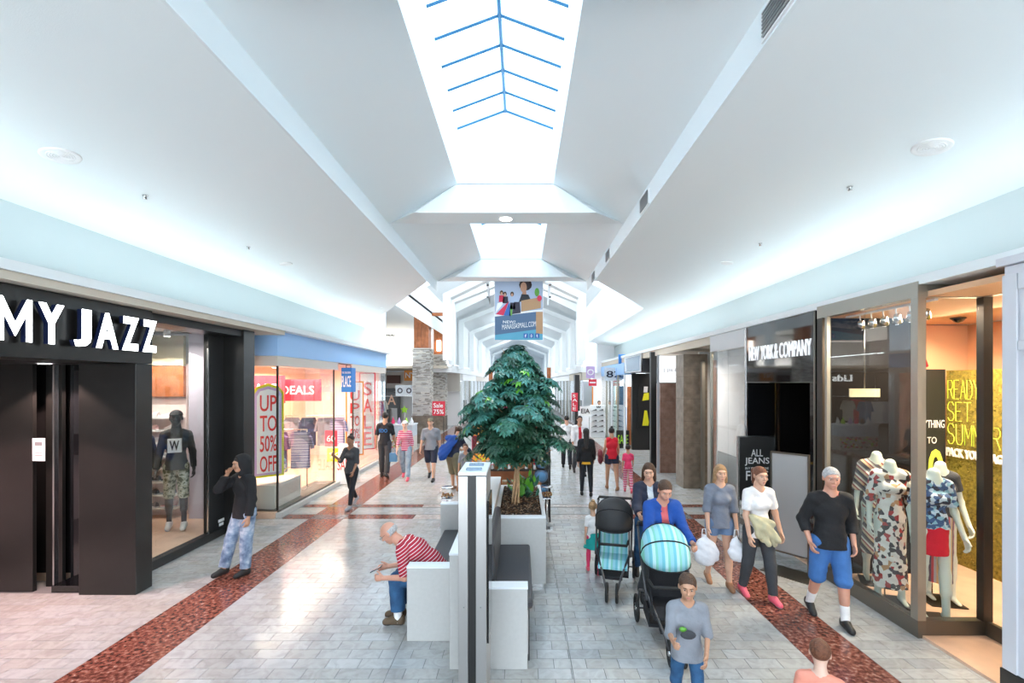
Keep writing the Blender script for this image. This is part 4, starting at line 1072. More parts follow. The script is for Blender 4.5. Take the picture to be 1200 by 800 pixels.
        if st == 'hood':
            pr = [E(0, -.035, .015, .112, .122, .125), (hp(0, -.06, -.05), hp(0, -.04, -.15), .09 * k_, .10 * k_)]
            V, Q = surface(pr, hres, .03, cuts=[(hp(0, .055, 0), hf * 1.0 + hu * .12)], fold=.002); np_mesh('hood', [(V, Q, 0)], [hair[2]], T)
    # clothes
    for gi, g in enumerate(wear):
        kind, m = g[0], g[1]; o = dict(g[2]) if len(g) > 2 else {}
        e = o.get('e', .012); fo = o.get('fold', .0022)
        if kind == 'top':
            sl = o.get('sleeve', .45); hem = pel + tu * o.get('hem', -.06); pr = torso(e) + [P(waist, pel + tu * (o.get('hem', -.06) - .14), .112 * wt + e, (.126 * wt + e) * o.get('flare', 1.0), f3, 1.2)] + [P(waist + lf * .02 * q, pel + lf * .060 * q * wt + tf * .012 + tu * (o.get('hem', -.06) - .14), .104 * wt + e, (.128 * wt + e) * o.get('flare', 1.0), f3, 1.0) for q in (1, -1)]
            if sl > 0:
                for q in (1, -1): pr += limb([sh[q], elb[q], wri[q] - (wri[q] - elb[q]) * 0], arm_r, e * .8 + (.004 if sl > .6 else .007), min(sl, .985))
            cuts = [(sc(hem), -tu)] if seat is None else [(sc(pel - up * .03), -up), (sc(pel + tf * .16), rot(fw, 10))] if 0 else ([(sc(hem), -tu)] if seat is None else [(sc(pel - up * .03), -up)])
            nks = [(sc(nb + tu2 * .050 + tf2 * .012), .078 * s * (1 + o.get('neck', 0))), (sc(nb + tu2 * .015 + tf2 * .075), .040 * s * (1 + o.get('neck', 0) * 2))]; cuts += [(sc(nb + tu2 * .035), tu2)]
            if sl <= 0:
                cuts += [(sc(sh[1] + lf * .012), lf), (sc(sh[-1] - lf * .012), -lf)]
            V, Q = surface(pr, res, .02 * s, subs=nks, cuts=cuts, fold=fo, fseed=gi * 3 + h * 9)
            if o.get('open'):   # the jacket stands open: its front strip is the shirt worn below
                c_ = V[Q].mean(1) - sc(waist); lat = np.abs(c_ @ lf); fr = c_ @ tf; ht_ = c_ @ tu
                mk = (fr > .02) & (lat < (.030 + .04 * np.clip(.5 - np.abs(ht_ - .05), 0, 1)) * s)
                V3 = V - tf * .008; np_mesh('inner_shirt', [(V3, Q[mk], 0)], [o['open']], T); Q = Q[~mk]
            np_mesh(o.get('name', 'shirt'), [(V, Q, 0)], [m], T)
            if 0:
                pr = [P(chest + tf2 * .075 + tu * .10, pel + tf * (.085) + tu * .02, .045, .055, tf, 1.1)]
                V, Q = surface([P(chest + tf2 * (.128 * wf + e - .03) + tu * .10, waist + tf * (.118 * wf + e - .03), .035, .045), P(waist + tf * (.118 * wf + e - .03), pel + tf * (.125 * wf + e - .035), .045, .048)], res, .02); np_mesh('inner_shirt', [(V, Q, 0)], [o['open']], T)
        if kind in ('pants', 'shorts', 'leggings'):
            fr_ = o.get('len', .97 if kind != 'shorts' else .45); ee = {'pants': .016, 'shorts': .017, 'leggings': .006}[kind] + o.get('ex', 0)
            wc_ = [(pel + tu * .10, tu)]
            pr = [P(pel + lf * .045 * wt, pel - lf * .045 * wt, .118 * wt + .008, .118 * wt + .008, f3, 1.16, wc_), P(pel + tu * .02, waist - tu * .04, .128 * wt + .004, .120 * wt + .004, f3, 1.3, wc_)]
            for q in (1, -1):
                lr = [leg_r[0], leg_r[1] + (.004 if kind != 'leggings' else 0), leg_r[2] + (.012 if kind == 'pants' else .002)]
                pr += limb([hip[q], knee[q], ank[q]], lr, ee, fr_)
                if kind == 'leggings' or kind == 'pants': pr += [P(knee[q] + (ank[q] - knee[q]) * .1, knee[q] + (ank[q] - knee[q]) * .5, .054 + ee, .046 + ee)]
            V, Q = surface(pr, res, .02 * s, fold=fo if kind != 'leggings' else .0008, fseed=gi + 5); np_mesh({'pants': 'trousers', 'shorts': 'shorts', 'leggings': 'leggings'}[kind], [(V, Q, 0)], [m], T)
        if kind == 'skirt':
            L = o.get('len', .3); b = pel - up * L; ft = o.get('flare', .05)
            pr = [P(waist, pel, .128 * wf, .135 * wf + .01, fw, 1.2), P(pel, b - up * .06, .140 * wf, .135 * wf + ft, fw, 1.12, [(b, -up)])]
            V, Q = surface(pr, res, .02, cuts=[(sc(pel + tu * .10), tu)], fold=.004 if ft > .03 else .0015, fseed=3); np_mesh(o.get('name', 'skirt'), [(V, Q, 0)], [m], T)
        if kind == 'socks':
            for q in (1, -1):
                V, Q = surface([P(ank[q] + (knee[q] - ank[q]) * o.get('h', .32), ank[q] - (knee[q] - ank[q]) * .08, leg_r[2] + .012, leg_r[2] + .006)], res, .01); np_mesh('sock', [(V, Q, 0)], [m], T)
    if shoes:
        for q in (1, -1):
            hh = ps['hl' if q == 1 else 'hr'] - ps['kl' if q == 1 else 'kr']; tilt = 0 if hh > -6 else min(38, -hh * .9)
            if seat is not None: tilt = 0
            fd = rot(fw, tilt) ; uu = rot(up, tilt); a = ank[q]
            heel = a - uu * .042 - fd * .035; toe = a - uu * .052 + fd * .135
            so = a - uu * .085
            pr = [P(heel, toe, .042, .034), P(heel + uu * .03, a + fd * .04 - uu * .02, .042, .038), P(a - uu * .015 + fd * .01, toe + uu * .012, .042, .030), P(toe - fd * .02, toe + fd * .012, .038, .030)]
            V, Q = surface(pr, min(res, .011), .015, cuts=[(sc(so), -uu)]); mi_ = np.where(V[Q].mean(1) @ uu < (sc(so) @ uu + .022 * s), 1, 0)
            me_parts = [(V, Q[mi_ == 0], 0), (V, Q[mi_ == 1], 1)]
            np_mesh('shoe', me_parts, [shoes[0], shoes[2] if len(shoes) > 2 else shoes[0]], T)
    T['_'] = 0; del T['_']
    info = dict(wri={q: Vector(sc(wri[q])) for q in wri}, hdir=hdir, hc=Vector(HC), nb=Vector(sc(nb)), pel=Vector(sc(pel)), sh={q: Vector(sc(sh[q])) for q in sh}, s=s, chest=Vector(sc(chest)))
    return T, info
for n_, c_ in (('skin_a', (.62, .36, .25)), ('skin_b', (.50, .27, .17)), ('skin_c', (.30, .15, .09)), ('skin_old', (.60, .30, .21)), ('skin_pale', (.70, .45, .35))): mat(n_, c_, .5, var=.06, vscale=12)
mat('eye_white', (.42, .38, .36), .4); mat('eye_dark', (.02, .012, .01), .2); mat('lips', (.45, .14, .12), .45)
for n_, c_ in (('hair_dark', (.015, .010, .008)), ('hair_brown', (.07, .032, .016)), ('hair_blond', (.36, .21, .10)), ('hair_grey', (.42, .42, .43)), ('hair_red', (.16, .055, .025))): mat(n_, c_, .55, var=.35, vscale=60, bump=.6, bscale=110)
for n_, c_ in (('shoe_black', (.015, .015, .016)), ('shoe_brown', (.10, .065, .035)), ('shoe_white', (.75, .75, .74)), ('shoe_grey', (.3, .31, .34)), ('shoe_pink', (.8, .12, .18)), ('shoe_tan', (.30, .14, .07))): mat(n_, c_, .55)
for n_, c_ in (('knit_black', (.010, .010, .012)), ('tee_black', (.012, .014, .020)), ('tee_grey', (.24, .255, .29)), ('sweat_grey', (.17, .19, .24)), ('charcoal', (.045, .048, .055)), ('blue_coat', (.01, .07, .33)), ('coral', (.62, .12, .13)),
               ('navy', (.02, .025, .05)), ('red_cloth', (.62, .012, .03)), ('pink_cloth', (.80, .05, .15)), ('white_cloth', (.78, .76, .76)), ('khaki_scarf', (.50, .46, .30)), ('denim_short', (.13, .20, .33)), ('blue_short', (.05, .16, .42)), ('khaki', (.18, .16, .10)),
               ('teal', (.01, .33, .30)), ('yellow_cloth', (.75, .42, .03)), ('sock_white', (.8, .8, .8)), ('peach_top', (.75, .28, .20)), ('pale_cloth', (.60, .66, .72)), ('dark_red', (.16, .02, .03))): mat(n_, c_, .85, bump=.25, bscale=45, var=.10, vscale=9)
ramp_mat('jeans_wash', 'noise', [(.3, (.06, .10, .18)), (.5, (.22, .30, .42)), (.68, (.52, .58, .66))], 9, .85, const=False, bump=.2)
ramp_mat('jeans_blue', 'noise', [(.3, (.015, .06, .15)), (.6, (.03, .11, .24)), (.8, (.06, .17, .33))], 9, .85, const=False, bump=.2)
ramp_mat('jeans_pale', 'noise', [(.3, (.2, .26, .34)), (.6, (.34, .42, .5))], 9, .85, const=False)
ramp_mat('polo_stripe', 'stripe', [(0, (.42, .012, .035)), (.80, (.80, .72, .72))], 30, .85, axis=(0, -.55, .83), bump=.15)
ramp_mat('pink_stripe', 'stripe', [(0, (.60, .10, .20)), (.62, (.75, .50, .56))], 17, .85)
ramp_mat('camo', 'noise', [(0, (.10, .11, .06)), (.45, (.42, .42, .30)), (.55, (.62, .60, .48)), (.65, (.16, .18, .10))], 12, .85)
ramp_mat('dress_floral', 'voronoi', [(0, (.75, .72, .66)), (.35, (.03, .03, .035)), (.5, (.35, .02, .02)), (.62, (.75, .72, .66)), (.82, (.45, .25, .12)), (.9, (.05, .04, .05))], 21, .8)
ramp_mat('dress_stripe', 'stripe', [(0, (.05, .04, .05)), (.22, (.60, .45, .28)), (.45, (.30, .05, .05)), (.6, (.70, .66, .56)), (.8, (.12, .1, .1))], 9, .8, axis=(.7, 0, .7))
ramp_mat('top_pattern', 'voronoi', [(0, (.05, .10, .22)), (.35, (.50, .60, .68)), (.6, (.03, .03, .05)), (.8, (.25, .45, .55))], 26, .8)
ramp_mat('skirt_vert', 'stripe', [(0, (.12, .10, .16)), (.3, (.45, .08, .10)), (.5, (.35, .38, .45)), (.75, (.50, .35, .2))], 14, .8, axis='X')
mat('mannequin_skin', (.62, .68, .60), .35); mat('mannequin_dark', (.05, .05, .055), .3); mat('black_camo', (.03, .03, .03), .8)

# ------------------------------------------------------------ right side: glass corner shop with dressed mannequins
rs = empty('storefront', 'bronze framed glass corner shop front with dressed mannequins', 'storefront', (4.6, 5.6, 0))
def C_(n, *a, **k):
    o = panel(n, rs, *a, **k); o.location = -rs.location; return o
XR = 4.27; YC = 5.01; YE = 6.72
C_('kerb', XR, XR + .09, YC + .0, YE, 0, .185, 'bronze_metal'); C_('kerb', XR + .091, 5.05, YC, YC + .09, 0, .185, 'bronze_metal')
C_('kerb', 5.0, 5.05, 4.2, YC - .001, 0, .185, 'bronze_metal')
C_('header', XR, XR + .10, YC, YE, 3.675, 3.845, 'light_bronze'); C_('header', XR + .101, 5.06, YC, YC + .10, 3.675, 3.845, 'light_bronze')
C_('header', 4.98, 5.06, 4.2, YC - .001, 3.675, 3.845, 'light_bronze')
C_('corner_post', XR, XR + .09, YC, YC + .09, .186, 3.674, 'light_bronze')
C_('post', 4.96, 5.06, YC - .02, YC + .06, .186, 3.674, 'bronze_dark')
C_('post', XR, XR + .05, 6.50, 6.545, .186, 3.674, 'light_bronze'); C_('post', XR + .0, XR + .06, 6.60, 6.72, .186, 3.674, 'bronze_dark')
w4 = empty('window_4', None, None, (XR + .03, YC + .1, .187), kind='structure')
for a, b in ((0, .70), (.705, 1.385)): MB().box(-.006, .006, a, b, 0, 3.48, 'shop_glass').build('pane', w4)
w5 = empty('window_5', None, None, (XR + .1, YC + .04, .187), kind='structure')
MB().box(0, .585, -.006, .006, 0, 3.48, 'clear_glass').build('pane', w5)
w6 = empty('window_6', None, None, (5.02, 3.6, .187), kind='structure')
MB().box(-.006, .006, 0, 1.38, 0, 3.48, 'clear_glass').build('pane', w6)
# interior surfaces
mat('peach_wall', (.82, .50, .30), .8)  # the shop's orange light is put into this wall and ceiling colour
MB().box(XR + .11, 5.78, 6.64, 6.70, .03, 3.67, 'dark_void').build('wall_back', kind='structure')  # added black partition, put here to keep the window interior dark
MB().box(5.62, 7.2, 7.4, 7.46, .03, 3.67, 'peach_wall').build('wall_back', kind='structure')
MB().box(7.1, 7.2, 3.2, 7.4, .03, 3.67, 'peach_wall').build('wall_right', kind='structure')
MB().box(XR + .11, 7.1, 3.4, 7.4, 3.68, 3.74, 'peach_wall').build('ceiling', kind='structure')
for i in range(6):
    y = 5.25 + i * .2
    t = empty('track_spot', 'white track spot in the mannequin window ceiling, %s of six' % ('nearest', 'second', 'third', 'fourth', 'fifth', 'farthest')[i], 'spotlight', (4.55, y, 3.62), group='track spots over the mannequins')
    MB().tube([(0, 0, .04), (0, 0, 0), (.03, .02, -.06)], .008, 'white_print', 6).build('stem', t)
    MB().tube([(.0, -.02, -.05), (.04, .03, -.13)], [.035, .05], 'chrome', 12).build('housing', t)
    MB().ell((.044, .035, -.137), (.038, .038, .02), 'lamp_white', 10, 6).build('lens', t)
MB().box(4.53, 4.57, 5.1, 6.5, 3.655, 3.678, 'white_print').build('lighting_track'); tag(bpy.context.scene.objects['lighting_track'], 'white lighting track above the mannequin window', 'track')
t = empty('dome_camera', 'small black dome camera on the warm ceiling of the mannequin shop', 'camera', (6.2, 6.6, 3.67))
MB().lathe((0, 0, 0), [(.01, -.07), (.05, -.055), (.075, -.02), (.08, 0)], 'black_gloss', 18).build('dome', t); MB().lathe((0, 0, 0), [(.09, -.012), (.09, 0)], 'bronze_dark', 18).build('base', t)
# hedge panel with lettering
mat('moss_a', (.26, .20, .03), .9, var=.4, vscale=20); mat('moss_b', (.10, .11, .015), .9); mat('moss_c', (.42, .31, .06), .9); mat('lime_glow', (.55, .62, .05), .4, emit=.5)  # the yellow-green lettering has a glow put into its colour
hg = empty('hedge_panel', 'artificial moss hedge panel lettered READY. SET. SUMMER', 'display panel', (6.56, 6.0, .03))
MB().box(0, .10, -1.9, 1.18, 0, 2.91, 'moss_a').build('board', hg)
q = MB()
for _ in range(9000):
    y, z = random.uniform(-1.9, 1.17), random.uniform(.01, 2.9); d = Vector((-1, random.uniform(-.8, .8), random.uniform(-.8, .8))).normalized(); l_ = random.uniform(.012, .03)
    s_ = d.cross(Vector((random.random(), random.random(), random.random()))).normalized() * .007; p = Vector((-.001, y, z))
    q.add([p - s_, p + s_, p + d * l_], [(0, 1, 2)], random.choice(['moss_a', 'moss_b', 'moss_c']))
q.build('moss', hg, 'stuff')
def outline_text(q, txt, o, r, u, hgt, wid, m, rad=.008):
    G = {'R': [[(0, 0), (0, 1), (.6, 1), (.8, .85), (.8, .65), (.6, .5), (0, .5)], [(.4, .5), (.85, 0)]], 'E': [[(.75, 1), (0, 1), (0, 0), (.75, 0)], [(0, .52), (.6, .52)]], 'A': [[(0, 0), (.42, 1), (.85, 0)], [(.17, .38), (.68, .38)]],
         'D': [[(0, 0), (0, 1), (.5, 1), (.85, .7), (.85, .3), (.5, 0), (0, 0)]], 'Y': [[(0, 1), (.42, .5), (.85, 1)], [(.42, .5), (.42, 0)]], 'S': [[(.8, .82), (.6, 1), (.2, 1), (0, .82), (0, .65), (.2, .53), (.6, .47), (.8, .33), (.8, .15), (.6, 0), (.2, 0), (0, .15)]],
         'T': [[(0, 1), (.85, 1)], [(.42, 1), (.42, 0)]], 'U': [[(0, 1), (0, .2), (.2, 0), (.6, 0), (.8, .2), (.8, 1)]], 'M': [[(0, 0), (0, 1), (.42, .35), (.85, 1), (.85, 0)]], '.': [[(.1, 0), (.16, .02)]]}
    x = 0
    for ch in txt:
        for st in G[ch]: q.tube([Vector(o) + r * (x + a * wid) + u * (b * hgt) for a, b in st], rad, m, 5)
        x += wid * (.35 if ch == '.' else 1.08)
q = MB(); RY = Vector((0, -1, 0)); o3 = (-.022, 1.0, 2.37)
outline_text(q, 'READY.', (-.03, 1.12, 2.48), RY, Z_, .28, .094, 'lime_glow', .005); outline_text(q, 'SET.', (-.03, 1.12, 2.15), RY, Z_, .28, .12, 'lime_glow', .005); outline_text(q, 'SUMMER', (-.03, 1.12, 1.80), RY, Z_, .30, .125, 'lime_glow', .005)
q.build('outline_lettering', hg)
q = MB(); q.text('PACK YOUR BAG!', (-.045, 1.12, 1.61), RY, Z_, .86, .13, 'white_print', .02, .03); q.build('lettering', hg)
t = empty('poster', 'tall black sale poster with a big yellow 60 behind the red skirt mannequin', 'poster', (6.28, 7.15, .2))
MB().box(-.30, .24, 0, .02, 0, 2.76, 'black_satin').build('board', t, bevel=.003)
q = MB(); q.text('EVERYTHING', (-.28, -.004, 1.86), X_, Z_, .5, .12, 'white_print', .003); q.text('UP TO', (-.2, -.004, 1.62), X_, Z_, .3, .10, 'white_print', .003); q.text('60', (-.26, -.004, .92), X_, Z_, .46, .62, 'lime_glow', .003, .02)
q.text('% OFF', (-.05, -.004, .72), X_, Z_, .26, .12, 'white_print', .003); q.build('lettering', t)
t = MB().tube([(0, 0, 0), (-.12, .0, .35), (-.12, 0, .68)], [.04, .04, .004], 'red_sign', 6).build('hanging_banner'); t.location = (6.3, 7.25, 3.0); tag(t, 'small red hanging strip above the black 60 poster', 'banner')
t = empty('door_notice', 'small pale strip notice hanging inside the mannequin window', 'sign', (4.5, 6.1, 2.62)); MB().box(-.2, .2, -.006, .006, -.055, .055, 'khaki_scarf').build('board', t); MB().tube([(0, 0, .055), (0, 0, 1.03)], .003, 'chrome', 5).build('cord', t)
# mannequins
def mannequin(label, x, y, rz, h, wear, pose, x_base=True):
    p = dict(thin=1, nod=0, lean=0, hl=4, kl=2, hr=-3, kr=2, sl=4, el=20, sr=-4, er=14, asl=11, asr=11, abl=1, abr=1); p.update(pose)
    T, info = person('mannequin', label, 'mannequin', (x, y, .045), rz, h, 'mannequin_skin', wear, ('none', 'hair_dark'), p, .012, head=False, female=True, wf=.90, shoes=None, face=False)
    MB().tube([tuple(info['nb'] - Vector((0, 0, .03))), tuple(info['nb'] + Vector((0, .005, .085)))], [.05, .046], 'mannequin_skin', 16).build('neck', T)
    MB().box(-.19, .19, -.19, .19, -.014, 0, 'bronze_dark').tube([(.0, .15, 0), (.0, .15, .5), (0, .06, .62)], .008, 'chrome', 6).build('stand', T)
    return T
mannequin('headless mannequin in a long floral dress, front one left of the corner post', 4.58, 5.78, R(-18), 1.93, [('top', 'dress_floral', dict(sleeve=.55, hem=-.05, name='dress_top', e=.014)), ('skirt', 'dress_floral', dict(len=.78, flare=.05, name='dress_skirt'))], {})
mannequin('headless mannequin in a draped striped dress behind the floral dress', 4.84, 6.34, R(-30), 1.95, [('top', 'dress_stripe', dict(sleeve=.6, hem=-.05, name='dress_top', e=.018)), ('skirt', 'dress_stripe', dict(len=.6, flare=.04, name='dress_skirt'))], {})
mannequin('headless mannequin in a patterned blouse and short red skirt, nearest the glass', 4.72, 5.33, R(-8), 1.90, [('top', 'top_pattern', dict(sleeve=.42, hem=.02, name='blouse')), ('skirt', 'red_cloth', dict(len=.26, flare=.012))], dict(sr=-10, er=25))
mannequin('headless mannequin in a dark top and long striped skirt behind the red skirt', 5.22, 5.80, R(-12), 1.90, [('top', 'charcoal', dict(sleeve=.3, hem=.02, name='blouse')), ('skirt', 'skirt_vert', dict(len=.74, flare=.0))], {})
# the dark dressed mannequin of the sneaker shop
T, info = person('mannequin', 'dark full mannequin in black hoodie, camouflage shorts and white sneakers', 'mannequin', (-6.18, 8.33, .145), R(28), 2.08, 'mannequin_dark', [('top', 'black_camo', dict(sleeve=.97)), ('shorts', 'camo', dict(len=.55))], ('cap', 'mannequin_dark', 'knit_black'), dict(thin=1, nod=0, lean=0, hl=3, kl=2, hr=-3, kr=3), .013, face=False, wf=.88, shoes=('shoe_white', 1))
q = MB(); q.box(-.10, .10, -.185, -.12, 1.38, 1.62, 'white_print'); q.text('W', (-.07, -.189, 1.42), X_, Z_, .14, .17, 'black_print', .004, .02); q.build('chest_print', T)
T, info = person('mannequin', 'partly hidden mannequin in a red cap at the left edge of the sneaker window', 'mannequin', (-6.98, 8.45, .145), R(30), 1.95, 'mannequin_dark', [('top', 'charcoal', dict(sleeve=.97)), ('pants', 'black_camo')], ('cap', 'mannequin_dark', 'red_cloth'), dict(thin=1, nod=0, lean=0, hl=3, kl=2, hr=-3, kr=3), .015, face=False)

# ------------------------------------------------------------ glossy black shop front with silver lettering
ny = empty('storefront', 'glossy black shop front lettered NEW YORK & COMPANY with dark open doorway', 'storefront', (4.6, 7.8, 0))
def N_(n, *a, **k):
    o = panel(n, ny, *a, **k); o.location = -ny.location; return o
N_('fascia', 4.28, 4.9, 6.76, 8.90, 2.76, 3.80, 'black_gloss'); N_('door_jamb', 4.28, 4.9, 6.76, 6.90, 0, 2.755, 'black_gloss'); N_('door_jamb', 4.28, 4.9, 8.80, 8.90, 0, 2.755, 'black_gloss')
N_('steel_edge', 4.27, 4.279, 6.76, 6.80, 0, 3.80, 'bronze_metal'); N_('steel_edge', 4.27, 4.279, 8.86, 8.90, 0, 3.80, 'chrome')
N_('doorway_back', 5.85, 5.9, 6.9, 8.9, 0, 2.75, 'dark_void'); N_('doorway_ceiling', 4.9, 5.85, 6.8, 8.9, 2.76, 2.8, 'dark_void')  # near-black sheets stand in for the unlit shop interior
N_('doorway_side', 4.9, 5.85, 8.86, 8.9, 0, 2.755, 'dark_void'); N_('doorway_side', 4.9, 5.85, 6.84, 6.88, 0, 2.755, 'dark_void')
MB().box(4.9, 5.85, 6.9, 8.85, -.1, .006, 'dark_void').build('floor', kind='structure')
ls2 = empty('shop_sign', 'raised silver letters NEW YORK & COMPANY on the glossy black fascia', 'sign', (4.26, 7.6, 3.15))
mat('silver_letter', (.75, .76, .78), .3, .3, emit=.25)  # faint glow put into the colour of the metal letters
for wd, a, b in (('NEW', 877, 888.5), ('YORK', 890.5, 905.5), ('&', 906.5, 910.5), ('COMPANY', 912.5, 949.5)):
    ya, yb = 4.255 * F / (a - VX), 4.255 * F / (b - VX)
    q = MB(); q.text(wd, (4.279, ya, 3.16), RY, Z_, ya - yb, .25, 'silver_letter', .02, .0, 1.0); o = q.build('sign_word', ls2); o.location = -ls2.location
# next: glass window, grey header, stone clad pillars
ws = empty('storefront', 'glass shop front with dull grey header and stone clad pillar beside the glossy black shop', 'storefront', (4.5, 10.4, 0))
def V_(n, *a, **k):
    o = panel(n, ws, *a, **k); o.location = -ws.location; return o
V_('header', 4.28, 4.40, 8.92, 10.55, 3.45, 3.80, 'brushed_steel'); V_('kerb', 4.28, 4.36, 8.92, 10.55, 0, .12, 'bronze_metal'); V_('post', 4.28, 4.33, 10.50, 10.55, .121, 3.449, 'light_bronze')
w7 = empty('window_7', None, None, (4.32, 8.93, .122), kind='structure')
for a, b in ((0, .78), (.785, 1.56)): MB().box(-.006, .006, a, b, 0, 3.32, 'shop_glass').build('pane', w7)
mat('shop_grey', (.12, .15, .14), .6)  # wall colour carries the greenish-grey reflections of the glass
MB().box(6.4, 6.5, 8.95, 12.0, 0, 3.7, 'shop_grey').build('wall_right', kind='structure')
V_('door_frame', 4.62, 4.70, 11.2, 11.3, 0, 3.3, 'wood_orange'); V_('door_frame', 4.62, 4.70, 11.9, 12.0, 0, 3.3, 'light_bronze')
mat('stone_joint', (.12, .10, .08), .8)
def clad_pillar(label, x0, x1, y0, y1, ztop, nrow, m):
    t = empty('pillar', label, 'pillar', ((x0 + x1) / 2, (y0 + y1) / 2, 0)); cx_, cy_ = t.location.x, t.location.y
    MB().box(x0 - cx_ + .012, x1 - cx_ - .012, y0 - cy_ + .012, y1 - cy_ - .012, 0, ztop, 'stone_joint').build('core', t)
    hh = ztop / nrow
    for i in range(nrow):
        z0, z1 = i * hh + .004, (i + 1) * hh - .004
        panel('stone_panel', t, x0 - cx_, x1 - cx_, y0 - cy_, y0 - cy_ + .011, z0, z1, m)
        panel('stone_panel', t, x0 - cx_, x0 - cx_ + .011, y0 - cy_ + .012, y1 - cy_ - .002, z0, z1, m)
    return t
clad_pillar('brown-grey stone panel pillar nearest the glossy black shop', 4.22, 4.84, 12.1, 12.7, 3.50, 6, 'stone_tile')
clad_pillar('reddish stone panel pillar under the white box sign', 4.24, 4.86, 14.2, 14.6, 2.74, 5, 'stone_brown')
mat('box_glow', (.85, .86, .88), .5, emit=.45)  # emission added to brighten the white sign box
t = empty('box_sign', 'white box sign with faint lettering above the reddish pillar', 'sign', (4.55, 14.2, 2.76)); MB().box(-.32, .33, 0, .3, 0, .82, 'box_glow').build('box', t, bevel=.01)
q = MB(); q.text('J.JILL', (-.22, -.006, .3), X_, Z_, .44, .14, 'brushed_steel', .004); q.build('lettering', t); mat('frame_grey', (.35, .36, .38), .5)
for x in (4.16, 4.90):
    q = MB().box(-.03, .03, -.03, .03, 0, 3.60, 'frame_grey').build('metal_post'); q.location = (x, 14.15, 0); tag(q, 'thin grey metal post at the %s side of the white box sign' % ('left' if x < 4.5 else 'right'), 'post')
q = MB().box(0, .5, 0, .12, 0, 3.6, 'white_bright').build('door_panel'); q.location = (4.88, 12.75, 0); tag(q, 'pale metal panel between the two stone pillars', 'panel')
# dark shop with silver framed screen box, and those beyond
ds = empty('storefront', 'narrow black shop front below the silver framed screen box', 'storefront', (4.6, 17.8, 0))
def D_(n, *a, **k):
    o = panel(n, ds, *a, **k); o.location = -ds.location; return o
D_('post', 4.18, 4.34, 15.0, 15.16, 0, 3.75, 'black_satin'); D_('wall_panel', 4.34, 6.0, 15.1, 15.16, 0, 3.75, 'black_satin')
D_('wall_panel', 4.55, 5.6, 19.1, 19.3, 0, 3.14, 'black_satin'); D_('screen_box', 4.29, 5.3, 16.5, 19.2, 3.15, 3.80, 'charcoal')
for a, b, c, d in ((16.5, 19.2, 3.15, 3.20), (16.5, 19.2, 3.74, 3.79), (16.5, 16.7, 3.201, 3.739), (19.0, 19.2, 3.201, 3.739)): D_('screen_frame', 4.25, 4.289, a, b, c, d, 'chrome')
D_('screen', 4.27, 4.288, 16.71, 18.99, 3.201, 3.739, 'mirror_blue')
t = empty('poster', 'black poster showing a figure in a yellow dress in the narrow black shop', 'poster', (4.98, 19.09, .9))
MB().box(-.20, .28, -.03, 0, 0, 1.75, 'black_print').build('board', t)
q = MB(); q.poly((0, -.04, 0), X_, Z_, [(-.03, .1), (.22, .1), (.24, .25), (.16, .72), (.06, .72)], 'yellow', .008); q.build('dress_print', t); q = MB(); q.poly((0, -.04, 0), X_, Z_, [(-.03, 1.12), (.24, 1.16), (.24, 1.45), (.04, 1.42)], 'yellow', .008); q.poly((0, -.04, 0), X_, Z_, [(.02, 1.46), (.18, 1.46), (.2, 1.7), (.04, 1.7)], 'white_cloth', .006); q.build('print', t)
def far_shop(label, y0, y1, fascia, glass_x, goods, lit, zt=3.6, zb=3.1, sd=1, x0=4.28):
    """a glazed unit along the right or left side with fascia, posts, shelves of goods"""
    xm = x0; t = empty('storefront', label, 'storefront', (xm + sd * .5, (y0 + y1) / 2, 0)); L = t.location
    def q_(n, a, b, c, d, e, f_, m): a, b = sorted((a, b)); o = panel(n, t, a, b, c, d, e, f_, m); o.location = -L; return o
    q_('fascia', xm, xm + sd * .5, y0, y1, zb, zt, fascia)
    n = max(2, round((y1 - y0) / 1.5))
    for i in range(n + 1): y = y0 + (y1 - y0 - .08) * i / n; q_('post', xm, xm + sd * .08, y, y + .08, 0, zb - .003, 'light_bronze' if i % 2 else 'white_bright')
    for i in range(n):
        a = y0 + (y1 - y0 - .08) * i / n + .09; b = y0 + (y1 - y0 - .08) * (i + 1) / n - .01; q_('pane', xm + sd * .03, xm + sd * .042, a, b, .1, zb - .005, 'shop_glass')
    q_('kerb', xm, xm + sd * .1, y0 + .1, y1 - .1, 0, .09, 'bronze_metal'); q_('back_wall', xm + sd * 2.0, xm + sd * 2.1, y0, y1, 0, zb, lit)
    return t
far_shop('glazed shop front with pale blue fascia beyond the screen box', 19.4, 24.95, 'blue_fascia', 0, 0, 'pale_wall')
def lab_box(name, label, cat, loc, sz, m, txt=None, tm='white_print', th=.5, group=None):
    q = MB().box(-sz[0] / 2, sz[0] / 2, 0, sz[1], 0, sz[2], m); o = q.build(name, bevel=.0); o.location = loc; tag(o, label, cat, group)
    if txt: k = MB(); k.text(txt, (-sz[0] * .4, -.012, sz[2] * (1 - th) / 2), X_, Z_, sz[0] * .8, sz[2] * th, tm, .008, .01); k.build('lettering', o)
    return o
mat('lilac', (.60, .42, .70), .6); mat('mint_wall', (.45, .72, .62), .6)
lab_box('hanging_sign', 'blue square sign at the top of the pale blue fascia', 'sign', (gX(729, 20), 20, gZ(426, 20)), (.30, .05, .40), 'blue_sign')
lab_box('hanging_sign', 'white and blue illustrated sign below the pale blue fascia', 'sign', (gX(719, 21.2), 21.2, gZ(446, 21.2)), (.82, .05, .60), 'pale_cloth', '82', 'navy')
lab_box('hanging_sign', 'plain blue patch sign beside the illustrated sign', 'sign', (gX(727, 20.9), 20.9, gZ(444, 20.9)), (.34, .05, .5), 'blue_sign')
lab_box('hanging_sign', 'lilac square sign hanging above a red one, right beyond the tree', 'sign', (gX(692, 24), 24, gZ(443, 24)), (.44, .05, .62), 'lilac', 'O', 'white_print')
